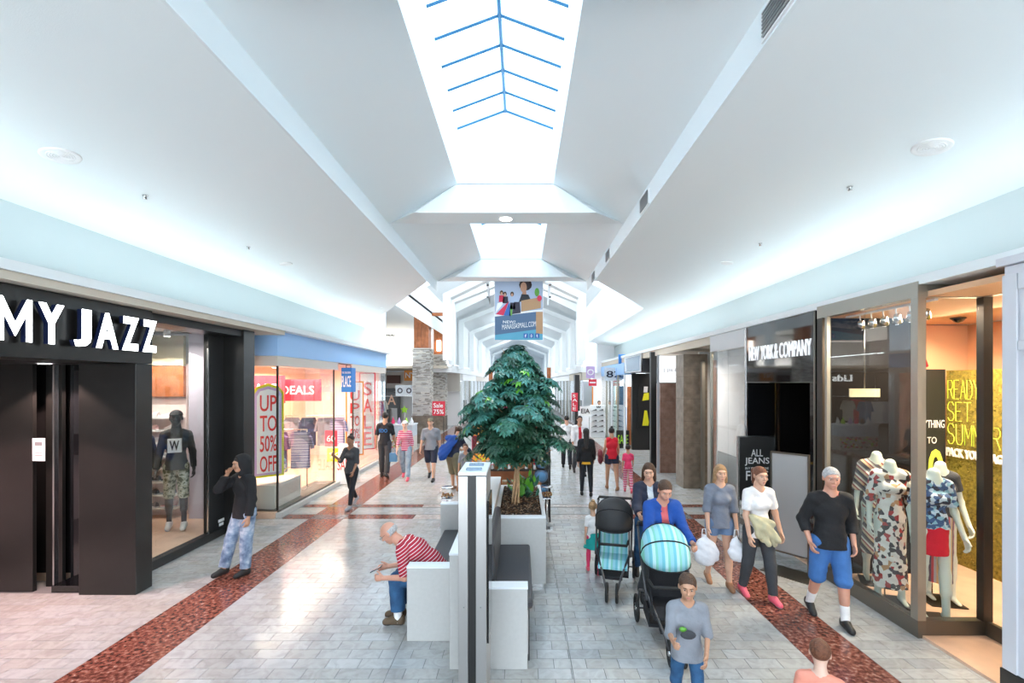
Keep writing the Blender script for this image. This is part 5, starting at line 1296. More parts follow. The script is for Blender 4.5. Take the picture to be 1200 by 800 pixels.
lab_box('hanging_sign', 'red square sign hanging below the lilac sign', 'sign', (gX(694.5, 24), 24, gZ(452, 24)), (.40, .05, .34), 'red_sign', '-', 'white_print', .2)
o = lab_box('sign_post', 'slim orange post carrying the lilac and red signs', 'post', (gX(694.5, 24.1), 24.1, 0), (.06, .06, 2.55), 'orange')
lab_box('hanging_sign', 'tall red sale sign with white letters at the right of the tree', 'sign', (gX(673.5, 21), 21, gZ(482, 21)), (.28, .05, .84), 'red_sign', 'S\nA\nL\nE', 'white_print', .85)
lab_box('framed_sign', 'white framed sign with black and red letters standing beyond the shoppers', 'sign', (gX(686, 22.5), 22.5, gZ(487, 22.5)), (.52, .05, .46), 'white_print', 'EIA', 'black_print')
lab_box('easel_sign', 'black board sign leaning by the glazed shop, right of the red top woman', 'sign', (gX(730, 19.6), 19.6, 0), (.55, .05, .75), 'black_satin', 'SALE', 'lime')
ds_ = empty('shoe_display', 'white tiered shoe display stand with rows of dark shoes', 'display', (3.88, 23.4, 0))
for k in range(3):
    for j in range(2): pass
MB().box(-.40, .34, 0, .4, 0, 1.62, 'white_bright').build('cabinet', ds_, bevel=.01)
MB().box(-.95, -.44, .3, .6, 0, 1.30, 'white_bright').build('cabinet', ds_, bevel=.01)
for k in range(5):
    MB().box(-.36, .30, -.10, -.001, .25 + k * .27, .265 + k * .27, 'frame_grey').build('shelf', ds_)
q = MB()
for k in range(3): a = k * .5 - .5; q.poly((.0 + .05 * (k - 1), -.01, 1.50), Vector((math.cos(a), 0, -math.sin(a))), Vector((math.sin(a), 0, math.cos(a))), [(-.03, 0), (.03, 0), (.02, .09), (-.02, .09)], 'black_print', .004)
q.build('leaf_mark', ds_)
for k in range(5):
    for j in range(2):
        o = protos['sneaker_black'].copy(); COL.objects.link(o)
        for c in protos['sneaker_black'].children: d = c.copy(); COL.objects.link(d); d.parent = o
        o.location = (ds_.location.x - .2 + j * .33, 23.4 - .06, .267 + k * .27); o.rotation_euler = (0, 0, R(90)); o.scale = (.8, .8, .8)
        tag(o, 'black shoe on the white tiered display, %s shelf, %s' % (('lowest', 'second lowest', 'middle', 'second highest', 'highest')[k], ('left', 'right')[j]), 'shoe', 'shoes on the white display stand')
far_shop('far right glazed shop front with beige fascia past the court', 26, 33, 'beige_paint', 0, 0, 'pale_wall', 3.34, 2.9, 1, 3.4)
far_shop('far left glazed shop front with dark doorway past the court', 31, 40, 'white_bright', 0, 0, 'pale_wall', 3.34, 2.9, -1, -3.9)
far_shop('farthest right glazed shop front at the end of the mall', 33.2, 48, 'white_bright', 0, 0, 'pale_wall', 3.34, 2.9, 1, 3.4)
far_shop('farthest left glazed shop front at the end of the mall', 40.2, 54, 'cream', 0, 0, 'pale_wall', 3.34, 2.9, -1, -3.9)
q = MB().box(0, .25, 0, .6, 0, 3.2, 'black_satin').build('door_portal'); q.location = (2.95, 25.6, 0); tag(q, 'tall narrow black doorway frame at the far right beyond the red sign', 'doorway')
lab_box('door_panel', 'white tall panel between the far right shops', 'panel', (4.3, 25.3, 0), (.9, .1, 3.3), 'white_bright')

# white panelled column at the right edge of the picture
wc = empty('column', 'white panelled wooden column at the right edge of the picture', 'column', (4.6, 3.2, 0))
def K_(n, *a, **k):
    o = panel(n, wc, *a, **k); o.location = -wc.location; return o
mat('column_white', (.68, .69, .74), .5)
K_('shaft', 4.30, 5.0, 2.6, 4.14, .215, 3.78, 'column_white', bevel=.004); K_('plinth', 4.28, 5.0, 2.6, 4.16, 0, .21, 'black_satin'); K_('cap', 4.26, 5.0, 2.6, 4.18, 3.785, 3.86, 'column_white', bevel=.006)
for a, b in ((4.02, 4.14), (2.9, 3.0)): K_('stile', 4.278, 4.299, a, b, .22, 3.70, 'column_white', bevel=.003)
K_('rail', 4.279, 4.2985, 3.01, 4.01, 3.56, 3.70, 'column_white', bevel=.003); K_('rail', 4.279, 4.2985, 3.01, 4.01, 3.03, 3.11, 'column_white', bevel=.003)
for k in range(7): K_('plank', 4.290, 4.2988, 3.015 + k * .142, 3.15 + k * .142, 3.115, 3.555, 'column_white', bevel=.003)
mat('column_inner', (.50, .42, .40), .5); K_('inset_panel', 4.292, 4.2988, 3.02, 3.95, .25, 3.02, 'column_inner', bevel=.003)

mat('sign_grey', (.33, .33, .33), .5)
# poster stands by the black shop
t = empty('poster_stand', 'black poster stand lettered ALL JEANS FREE before the dark doorway', 'sign', (gX(887, 8.0), 8.0, 0))
zb, zt_ = gZ(572, 8.0), gZ(512, 8.0)
MB().box(-.32, .32, 0, .03, .75, zt_, 'black_satin').build('board', t)
for a, b, c, d in ((-.33, -.30, .73, zt_ + .02), (.30, .33, .0, zt_ + .02)): MB().box(a, b, -.012, .042, c, d, 'chrome').build('frame_bar', t)
MB().box(-.299, .299, -.012, .042, zt_, zt_ + .02, 'chrome').build('frame_bar', t); MB().box(-.299, .299, -.012, .042, .73, .75, 'chrome').build('frame_bar', t)
MB().box(-.33, -.30, -.012, .042, 0, .73, 'chrome').build('frame_bar', t); MB().box(-.36, .36, -.2, .2, 0, .012, 'bronze_metal').build('base', t)
q = MB(); q.text('ALL', (-.10, -.004, zt_ - .33), X_, Z_, .2, .12, 'white_print', .003, .005); q.text('JEANS', (-.21, -.004, zt_ - .49), X_, Z_, .42, .14, 'white_print', .003, .01); q.text('BUY ONE GET ONE', (-.2, -.004, zt_ - .555), X_, Z_, .4, .04, 'white_print', .003); q.text('FREE', (-.19, -.004, zt_ - .74), X_, Z_, .38, .16, 'white_print', .003, .01); q.build('lettering', t)
t = empty('poster_stand', 'white poster stand seen at an angle left of the mannequin window', 'sign', (3.86, 6.70, 0), R(-52))
MB().box(-.24, .24, 0, .02, .30, 1.72, 'sign_grey').build('board', t)
for a in (-.26, .24): MB().box(a, a + .02, -.012, .032, 0.012, 1.74, 'bronze_metal').build('frame_bar', t)
for a in (.28, 1.72): MB().box(-.239, .239, -.012, .032, a, a + .02, 'bronze_metal').build('frame_bar', t)
MB().box(-.32, .32, -.2, .2, 0, .012, 'bronze_metal').build('base', t)

# ------------------------------------------------------------ people
def W(xp, Y, z=0): return (gX(xp, Y), Y, z)
# old man sitting on the left bench with a phone
T, I_ = person('person', 'bald old man in red striped polo and jeans sitting bent over a phone', 'person', (-.98, 5.38, 0), R(-90), 1.76, 'skin_old',
    [('top', 'polo_stripe', dict(sleeve=.50, name='polo_shirt', e=.018)), ('pants', 'jeans_blue', dict(len=.90, ex=.012)), ('socks', 'sock_white', dict(h=.26))], ('bald', 'hair_grey'),
    dict(lean=36, hunch=30, nod=14, hl=84, kl=86, hr=80, kr=76, sl=-8, el=92, sr=-2, er=88, asl=6, asr=6, al=14, ar=14, curll=40, curlr=40, glasses=1, belly=1), .010, seat=.585, shoes=('shoe_brown', 1, 'shoe_black'), wf=1.08)
pw = Matrix.Rotation(R(-90), 4, 'Z'); wl_, wr_ = pw @ I_['wri'][1], pw @ I_['wri'][-1]
pc = (wl_ + wr_) / 2 + T.location
t = empty('phone', 'grey smartphone held by the old man on the bench', 'phone', (pc.x - .125, pc.y, pc.z + .035)); t.rotation_euler = (R(0), R(-28), 0)
MB().box(-.072, .072, -.036, .036, -.004, .004, 'black_satin').build('case', t, bevel=.003); MB().box(-.066, .066, -.032, .032, .0042, .005, 'mirror_blue').build('screen', t)
# left side walkers
person('person', 'person in black hooded sweater and washed jeans by the black portal, hand at the face', 'person', W(287, 6.75), R(-28), 1.68, 'skin_b',
    [('top', 'knit_black', dict(sleeve=.97, name='sweater', e=.030, hem=-.10)), ('pants', 'jeans_wash', dict(ex=.008))], ('hood', 'hair_dark', 'knit_black'), dict(hl=6, kl=4, hr=20, kr=6, sr=66, er=128, asr=4, ar=30, sl=2, el=12, nod=10, yaw=-8), .011)
person('person', 'woman in charcoal shirt and black leggings with hair bun walking before the blue shop', 'person', W(412, 10.3), R(-15), 1.60, 'skin_c',
    [('top', 'charcoal', dict(sleeve=.6, flare=1.1, hem=-.1)), ('leggings', 'tee_black')], ('bun', 'hair_dark'), dict(sr=30, er=95, sl=10, el=30), .015, female=True, shoes=('shoe_grey', 1, 'shoe_white'))
T, I_ = person('person', 'man in black T-shirt and grey jeans walking away past the blue shop', 'person', W(451, 13.6), R(180), 1.86, 'skin_b', [('top', 'tee_black', dict(sleeve=.5)), ('pants', 'charcoal')], ('short', 'hair_dark'), dict(hl=8, hr=-8, kr=14), .016)
q = MB(); q.text('SDO', (.12, .17, 1.32), Vector((-1, 0, 0)), Z_, .24, .10, 'blue_sign', .004, .01); o = q.build('back_print', T)
T, I_ = person('person', 'woman in pink striped top, pale jeans and white cap walking forward', 'person', W(475, 13.3), R(4), 1.68, 'skin_pale', [('top', 'pink_stripe', dict(sleeve=.75)), ('pants', 'jeans_pale')], ('cap', 'hair_brown', 'shoe_white'), dict(), .016, female=True, shoes=('shoe_pink', 1))
t = MB().box(-.10, .10, -.05, .05, 0, .24, 'cloth_blue').tube([(-.07, 0, .24), (0, 0, .40), (.07, 0, .24)], .006, 'cloth_blue', 5).build('bag'); t.location = (gX(461, 13.2), 13.2, .52); tag(t, 'small blue bag held by the woman in the pink striped top', 'bag')
person('person', 'man in grey T-shirt, navy shorts and dark cap walking forward', 'person', W(505, 13.2), R(-2), 1.76, 'skin_a', [('top', 'tee_grey', dict(sleeve=.5, e=.02)), ('shorts', 'navy', dict(len=.5))], ('cap', 'hair_dark', 'khaki'), dict(), .016, wf=1.1, shoes=('shoe_black', 1))
T, I_ = person('person', 'woman in dark shorts leaning forward, blue jacket over her back, near the cart', 'person', W(531, 11.8), R(150), 1.66, 'skin_b', [('top', 'navy', dict(sleeve=.9, e=.03)), ('shorts', 'khaki', dict(len=.55, ex=.02))], ('ponytail', 'hair_brown'), dict(lean=20, hl=14, kl=8, hr=10, kr=8, nod=20, sl=30, sr=30, el=40, er=30), .015, female=True, shoes=('shoe_tan', 1))
V, Q = surface([((-.10, .12, 1.30), (.16, .20, .98), .10, .16, (0, 1, .2), 2.2), ((.10, .10, 1.36), (-.14, .10, 1.36), .08, .08, (0, 1, 0), 1.5), ((.16, .17, 1.05), (.2, .2, .86), .13, .08, (0, 1, 0), 2.0)], .015, .05, fold=.006); np_mesh('jacket', [(V, Q, 0)], ['blue_coat'], T)
person('person', 'child in grey T-shirt facing forward between the leaning woman and the pylon', 'person', W(545.5, 11.4), R(5), 1.24, 'skin_b', [('top', 'tee_grey', dict(sleeve=.5)), ('shorts', 'navy', dict(len=.5))], ('short', 'hair_brown'), dict(thin=1), .014, hs=1.18, shoes=('shoe_grey', 1))
# centre walkers beyond the planter
person('person', 'woman with long hair in black jacket with yellow hem and black leggings walking away', 'person', W(687, 11.35), R(176), 1.62, 'skin_c', [('top', 'yellow_cloth', dict(sleeve=.3, hem=-.12, e=.016, name='tee')), ('top', 'knit_black', dict(sleeve=.97, hem=-.05, e=.034, name='jacket')), ('leggings', 'tee_black')], ('longback', 'hair_dark'), dict(hl=5, kl=3, hr=-6, kr=8), .014, female=True)
T, I_ = person('person', 'woman in red sleeveless top and dark shorts walking away with a bag', 'person', W(717, 12.0), R(180), 1.58, 'skin_b', [('top', 'red_cloth', dict(sleeve=0, e=.022, flare=1.1)), ('shorts', 'navy', dict(len=.22))], ('bun', 'hair_dark'), dict(hl=10, kl=4, hr=-10, kr=10, sl=8, el=20), .014, female=True, wf=1.04, shoes=('shoe_tan', 1))
V, Q = surface([((.30, .05, .92), (.30, -.02, .92), .11, .12, (1, 0, 0), 1.9), ((.30, .02, .78), (.30, .0, .78), .12, .12, (1, 0, 0), 1.9)], .015, .03, fold=.003)
bag = np_mesh('handbag', [(V, Q, 0)], ['dark_red'], None); bag.location = T.location; bag.rotation_euler = T.rotation_euler; tag(bag, 'dark red shoulder bag of the woman in the red top', 'bag')
person('person', 'small child in pink top and patterned trousers walking beside the red top woman', 'person', W(736, 11.7), R(170), 1.16, 'skin_b', [('top', 'pink_cloth', dict(sleeve=.4, flare=1.1)), ('pants', 'pink_stripe')], ('bun', 'hair_dark'), dict(thin=1, hl=10, hr=-10, sr=30, er=20), .014, hs=1.18, female=True, shoes=('shoe_pink', 1))
person('person', 'man in open white shirt over a dark red tee, partly behind the black jacket woman', 'person', W(679, 14.0), R(3), 1.77, 'skin_b', [('top', 'white_cloth', dict(sleeve=.8, e=.03, open='red_cloth')), ('pants', 'charcoal')], ('short', 'hair_dark'), dict(), .016)
person('person', 'person in pale top and black trousers half hidden behind the tree crown', 'person', W(664, 15.0), R(175), 1.68, 'skin_a', [('top', 'white_cloth', dict(sleeve=.6, flare=1.1)), ('pants', 'tee_black')], ('short', 'hair_dark'), dict(hl=12, hr=-12), .017, female=True)
person('person', 'distant dark figure walking left of the tree near the far shops', 'person', W(533, 33), R(170), 1.72, 'skin_b', [('top', 'charcoal', dict(sleeve=.9)), ('pants', 'tee_black')], ('short', 'hair_dark'), dict(), .03, hands=False, face=False)
person('person', 'distant shop assistant in dark top behind the white shoe display', 'person', W(702, 24.2), R(0), 1.80, 'skin_b', [('top', 'tee_black', dict(sleeve=.5)), ('pants', 'tee_black')], ('short', 'hair_dark'), dict(hl=0, hr=0, kl=0, kr=0), .03, hands=False, face=False)
# right walkers, nearer
person('person', 'woman with brown hair in a dark jacket behind the blue coat woman', 'person', W(760, 6.35), R(-4), 1.68, 'skin_a', [('top', 'pale_cloth', dict(sleeve=.3, e=.014, name='tee')), ('top', 'navy', dict(sleeve=.97, e=.030, open='pale_cloth', name='jacket')), ('pants', 'jeans_blue')], ('loose', 'hair_brown'), dict(sl=30, el=50, sr=34, er=48, nod=14, yaw=-12), .011, female=True)
person('person', 'woman in bright blue coat and coral top pushing the teal stroller', 'person', W(773, 5.55), R(2), 1.66, 'skin_old', [('top', 'blue_coat', dict(sleeve=.97, e=.032, open='coral', name='coat', hem=-.16)), ('pants', 'charcoal')], ('short', 'hair_brown'), dict(lean=12, sl=30, el=40, sr=30, er=40, nod=22, curll=60, curlr=60), .010, female=True, wf=1.12)
person('person', 'young woman in grey sweatshirt and denim shorts with loose blond hair', 'person', W(843, 6.30), R(-6), 1.63, 'skin_a', [('top', 'sweat_grey', dict(sleeve=.62, e=.022, hem=-.08, name='sweatshirt')), ('shorts', 'denim_short', dict(len=.20))], ('loose', 'hair_blond'), dict(hl=8, kl=4, hr=-6, kr=14, nod=6, sl=4, el=10, sr=10, er=14), .010, female=True, shoes=('shoe_tan', 1))
person('person', 'woman in white tee with pale scarf, black leggings and pink sneakers', 'person', W(888, 5.95), R(4), 1.68, 'skin_a', [('top', 'white_cloth', dict(sleeve=.4, e=.018, hem=-.10, flare=1.12)), ('leggings', 'charcoal', dict(ex=.010))], ('ponytail', 'hair_red'), dict(hl=14, kl=6, hr=-6, kr=12, sl=-6, el=22, sr=8, er=16, asl=20, nod=8), .010, female=True, shoes=('shoe_pink', 1, 'shoe_grey'))
V, Q = surface([((-.13 + .05 * k, -.125 - .012 * (k % 2), 1.08 - .03 * k), (-.06 + .06 * k, -.15 + .02 * (k % 2), .84 - .05 * (k % 3)), .030, .036) for k in range(5)] + [((-.12, -.12, 1.06), (.10, -.13, .98), .05, .05, (0, 1, 0), 1.6), ((.02, -.14, .95), (.16, -.10, .72), .05, .035)], .009, .022, fold=.005)
sc_ = np_mesh('scarf', [(V, Q, 0)], ['khaki_scarf'], None); sc_.location = W(888, 5.95); tag(sc_, 'pale khaki scarf draped over the front of the white tee woman', 'scarf')
person('person', 'grey-haired man in black jacket, blue shorts and white socks walking by the window', 'person', W(972, 5.35), R(-10), 1.77, 'skin_old', [('top', 'coral', dict(sleeve=.3, e=.012, name='tee')), ('top', 'knit_black', dict(sleeve=.80, e=.026, hem=-.08, name='jacket')), ('shorts', 'blue_short', dict(len=.52, ex=.008)), ('socks', 'sock_white', dict(h=.35))], ('short', 'hair_grey'),
    dict(hl=12, kl=8, hr=-8, kr=18, sl=-16, el=44, sr=-20, er=50, asl=16, asr=16, al=12, ar=12, yaw=-8, nod=8), .010, wf=1.0)
T, I_ = person('person', 'boy in grey T-shirt running in front of the teal stroller, cropped at the bottom', 'person', W(805, 3.72), R(-6), 1.20, 'skin_b', [('top', 'tee_grey', dict(sleeve=.55, e=.024, hem=-.12)), ('shorts', 'jeans_blue', dict(len=.55))], ('short', 'hair_brown'), dict(thin=1, hl=14, hr=-12, sl=10, el=45, sr=20, er=80, nod=8, yaw=-10, al=20), .009, hs=1.2, shoes=('shoe_grey', 1))
q = MB().ell((-.02, -.125, .80), (.06, .012, .035), 'charcoal', 12, 6).ell((-.06, -.122, .84), (.03, .012, .02), 'leaf_bright', 10, 6).build('chest_print', T)
person('person', 'small child in peach top at the bottom edge, mostly out of the picture', 'person', W(962, 2.95), R(150), 1.06, 'skin_pale', [('top', 'peach_top', dict(sleeve=.5, e=.02)), ('shorts', 'coral', dict(len=.5))], ('short', 'hair_red'), dict(thin=1, lean=10, nod=10), .010, hs=1.2, shoes=('shoe_pink', 1))
person('person', 'little girl in teal dress and pink leggings beside the left stroller', 'person', W(695, 6.75), R(180), .98, 'skin_a', [('top', 'white_cloth', dict(sleeve=.4)), ('skirt', 'teal', dict(len=.30, flare=.14)), ('leggings', 'pink_cloth')], ('bun', 'hair_blond'), dict(thin=1, hl=10, hr=-10), .010, hs=1.28, female=True, shoes=('shoe_pink', 1))
# plastic carrier bags
mat('plastic_bag', (.80, .80, .84), .35, bump=.5, bscale=18)
def carrier(label, x, y, z, w_, h_):
    V, Q = surface([((0, 0, h_ * .3), (w_ * .12, 0, h_ * .3), w_ * .42, w_ * .46, (0, 1, 0), 2.0), ((0, 0, h_ * .62), (0, 0, h_ * .8), w_ * .3, w_ * .1, (0, 1, 0), 2.2)], .012, .04, fold=.006)
    q = MB(); q.tube([(-.03, 0, h_ * .8), (-.02, 0, h_ * 1.02), (.02, 0, h_ * 1.02), (.03, 0, h_ * .8)], .006, 'plastic_bag', 6)
    o = empty('carrier_bag', label, 'bag', (x, y, z)); np_mesh('sack', [(V, Q, 0)], ['plastic_bag'], o); q.build('handle', o)
carrier('white plastic carrier bag hanging left of the grey sweatshirt woman', gX(824, 6.15), 6.12, .36, .34, .46)
carrier('white plastic carrier bag between the grey sweatshirt and white tee women', gX(866, 6.0), 6.08, .40, .26, .42)

# ------------------------------------------------------------ strollers
mat('stroller_frame', (.08, .08, .085), .35, .5); mat('stroller_black', (.012, .012, .015), .8, bump=.2); mat('teal_print', (.20, .55, .62), .8)
ramp_mat('canopy_print', 'stripe', [(0, (.30, .62, .72)), (.3, (.16, .52, .62)), (.55, (.50, .76, .80)), (.8, (.22, .60, .50))], 9, .7, axis='X'); mat('canopy_black', (.02, .02, .022), .7)
def wheel(q, c, r, axis='X'):
    c = Vector(c); q.tube([c + Vector((0, r * math.cos(a * .2618), r * math.sin(a * .2618))) for a in range(24)], .017, 'rubber', 8, closed=True)
    for a in range(5): q.tube([c, c + Vector((0, (r - .01) * math.cos(a * 1.2566), (r - .01) * math.sin(a * 1.2566)))], .007, 'stroller_frame', 5)
    q.lathe(c, [(.022, -.02), (.026, 0), (.022, .02)], 'chrome', 10, 'X')
def stroller(label, loc, rz, canopy, lining, sc_=1.0):
    t = empty('stroller', label, 'stroller', loc, R(rz)); t.scale = (sc_,) * 3
    for c, r in (((-.25, .38, .145), .128), ((.25, .38, .145), .128), ((-.06, -.42, .117), .10), ((.06, -.42, .117), .10)): q = MB(); wheel(q, c, r); q.build('wheel', t)
    q = MB()
    for s_ in (-1, 1):
        q.tube([(s_ * .25, .38, .145), (s_ * .24, .20, .42), (s_ * .22, -.05, .52), (s_ * .10, -.36, .26), (s_ * .06, -.42, .117)], .014, 'stroller_frame', 8)
        q.tube([(s_ * .22, -.12, .46), (s_ * .23, .22, .78), (s_ * .23, .42, 1.02)], .013, 'stroller_frame', 8)
    q.tube([(-.25, .38, .145), (.25, .38, .145)], .010, 'stroller_frame', 8).tube([(-.21, .15, .36), (.21, .15, .36)], .01, 'stroller_frame', 6); q.build('frame', t)
    MB().tube([(-.23, .42, 1.02), (-.22, .47, 1.05), (.22, .47, 1.05), (.23, .42, 1.02)], .019, 'rubber', 8).build('handle', t)
    q = MB(); prof = [(-.26, .36), (-.16, .42), (.02, .44), (.10, .55), (.22, .92)]
    for i in range(4):
        (y0, z0), (y1, z1) = prof[i], prof[i + 1]; q.add([(-.18, y0, z0), (.18, y0, z0), (.18, y1, z1), (-.18, y1, z1), (-.18, y0, z0 - .03), (.18, y0, z0 - .03), (.18, y1 + .02, z1 - .02), (-.18, y1 + .02, z1 - .02)], [(0, 1, 2, 3), (7, 6, 5, 4), (0, 4, 5, 1), (1, 5, 6, 2), (3, 7, 4, 0), (2, 6, 7, 3)], lining, False)
    q.build('seat', t)
    for s_ in (-1, 1): MB().poly((s_ * .19, 0, 0), Y_, Z_, [(-.24, .36), (.05, .40), (.26, .92), (.05, .86), (-.05, .60), (-.22, .50)], 'stroller_black', .012).build('side_panel', t)
    MB().tube([(-.19, -.02, .62), (-.17, -.20, .62), (.17, -.20, .62), (.19, -.02, .62)], .018, 'rubber', 8).build('bumper_bar', t)
    q = MB(); n = 12; m_ = 8; vs = []
    for j in range(m_ + 1):
        b = R(-8 + 108 * j / m_)   # sweep from the front edge over the top to the back
        for i in range(n + 1):
            a = math.pi * i / n; r_ = .27; yy, zz = -math.cos(b) * .34 * math.sin(a) ** .6, math.sin(b) * .32 * math.sin(a) ** .6
            vs.append((-.24 * math.cos(a), .17 + yy, .80 + zz))
    fs = [(j * (n + 1) + i, j * (n + 1) + i + 1, (j + 1) * (n + 1) + i + 1, (j + 1) * (n + 1) + i) for j in range(m_) for i in range(n)]
    q.add(vs, fs, canopy, True); o = q.build('canopy', t); md = o.modifiers.new('thick', 'SOLIDIFY'); md.thickness = .012
    q = MB()
    for j in (0, 4, 8): q.tube([Vector(v) for v in vs[j * (n + 1):(j + 1) * (n + 1)]], .008, 'stroller_black', 6)
    q.build('canopy_hoops', t)
    MB().box(-.19, .19, -.05, .30, .16, .19, 'stroller_black').box(-.19, -.18, -.05, .30, .19, .30, 'stroller_black').box(.18, .19, -.05, .30, .19, .30, 'stroller_black').box(-.19, .19, .29, .30, .19, .32, 'stroller_black').build('basket', t)
    MB().box(-.12, .12, -.29, -.20, .22, .25, 'stroller_black').build('footrest', t)
    return t
stroller('black stroller with dark hood and teal patterned seat, left of the blue coat woman', (gX(719, 6.25), 6.25, 0), -14, 'canopy_black', 'canopy_print', 1.04)
stroller('stroller with pale teal patterned hood pushed by the blue coat woman', (gX(782, 4.95), 4.95, 0), -6, 'canopy_print', 'stroller_black', 1.06)

# ------------------------------------------------------------ banner under the second beam
mat('bn_sky', (.45, .55, .72), .7); mat('bn_navy', (.10, .17, .28), .7); mat('bn_teal', (.12, .40, .55), .7); mat('bn_paper', (.50, .30, .16), .7); mat('bn_dark', (.05, .045, .07), .7); mat('bn_hair', (.03, .02, .025), .7); mat('bn_blue', (.05, .15, .45), .7); mat('bn_red', (.70, .04, .10), .7)
bn = empty('banner', 'large hanging banner with shoppers and lettering MANASSAS MALL .COM below the beam', 'banner', (-.07, 12.66, 3.92))
bw, bh = 1.30, 1.66
MB().box(-bw / 2 - .02, bw / 2 + .02, 0, .025, -.02, bh + .02, 'white_print').build('board', bn)
q = MB()
def bp(pts, m, lv=0): q.poly((-bw / 2, -.004 - lv * .003, 0), X_, Z_, [(x * bw, y * bh) for x, y in pts], m, .002)
bp([(0, 0), (1, 0), (1, 1), (0, 1)], 'bn_sky'); bp([(0, .42), (1, .50), (1, .40), (0, .33)], 'white_print', 1); bp([(0, 0), (1, 0), (1, .42), (0, .34)], 'bn_teal', 1)
bp([(0, .08), (.86, .17), (.86, .46), (0, .38)], 'bn_navy', 2); bp([(.86, .1), (1, .1), (1, .46), (.86, .46)], 'bn_paper', 2)
bp([(.02, .42), (.30, .64), (.18, .40)], 'bn_red', 3); bp([(0, .42), (.20, .62), (.30, .66), (.05, .60)], 'white_print', 2); bp([(.18, .40), (.30, .62), (.33, .40)], 'bn_blue', 3); bp([(.30, .40), (.33, .60), (.37, .55), (.36, .40)], 'leaf_bright', 3)
for cx_, cy_, m in ((.14, .68, 'bn_red'), (.22, .66, 'bn_dark'), (.37, .56, 'bn_dark')): bp([(cx_ - .06, cy_ - .06), (cx_ + .06, cy_ - .06), (cx_ + .05, cy_ + .05), (cx_ - .05, cy_ + .05)], m, 3)
def disc(cx_, cy_, rx, ry, m, lv): bp([(cx_ + rx * math.cos(a * .524), cy_ + ry * math.sin(a * .524)) for a in range(12)], m, lv)
for cx_, cy_ in ((.14, .76), (.21, .74), (.36, .74)): disc(cx_, cy_ + .01, .038, .04, 'hair_brown', 3); disc(cx_, cy_ - .005, .024, .028, 'skin_a', 4)
bp([(.36, .42), (.54, .44), (.52, .62), (.40, .62)], 'bn_dark', 3); disc(.64, .90, .135, .095, 'bn_hair', 3); disc(.60, .86, .068, .085, 'skin_b', 4); bp([(.50, .62), (.76, .64), (.70, .74), (.56, .75)], 'charcoal', 3); bp([(.57, .74), (.66, .74), (.65, .82), (.58, .80)], 'skin_b', 3)
bp([(.55, .46), (.96, .52), (.96, .70), (.55, .64)], 'bn_paper', 5); disc(.93, .68, .05, .05, 'bn_red', 6); disc(.88, .78, .05, .07, 'leaf_bright', 4)
q.text('NEW?', (-bw / 2 + .17 * bw, -.026, .27 * bh), X_, Z_, .26 * bw, .045 * bh, 'white_print', .002, .01); q.text('MANASSASMALL.COM', (-bw / 2 + .15 * bw, -.026, .165 * bh), Vector((.985, 0, .10)), Z_, .72 * bw, .085 * bh, 'white_print', .002, .0)
for i, ch in enumerate(('f', 'o', 't')):
    x = .60 + i * .12; bp([(x, .03), (x + .09, .03), (x + .09, .105), (x, .105)], 'bn_blue', 5); q.text(ch, (-bw / 2 + (x + .025) * bw, -.026, .04 * bh), X_, Z_, .035 * bw, .05 * bh, 'white_print', .002, .02)
q.build('print', bn)
for s_ in (-1, 1): MB().tube([(s_ * .6, .012, bh + .02), (s_ * .6, .012, bh + .10)], .006, 'chrome', 5).build('cable', bn)
for s_ in (-1, 1):
    t = empty('track_bracket', 'white tapered bracket with two dark spots, %s of the hanging banner' % ('left' if s_ < 0 else 'right'), 'bracket', (-.07 + s_ * .86, 12.9, 4.9))
    MB().poly((0, 0, 0), X_, Z_, [(-.05, .62), (.05, .62), (-s_ * .045, 0), (-s_ * .075, 0)] if s_ < 0 else [(-.05, .62), (-.075, 0), (-.045, 0), (.05, .62)][::-1], 'white_bright', .04).build('bracket', t)
    for z in (.55, .22): MB().ell((0, -.06, z), (.035, .03, .025), 'charcoal', 10, 6).build('spot', t)

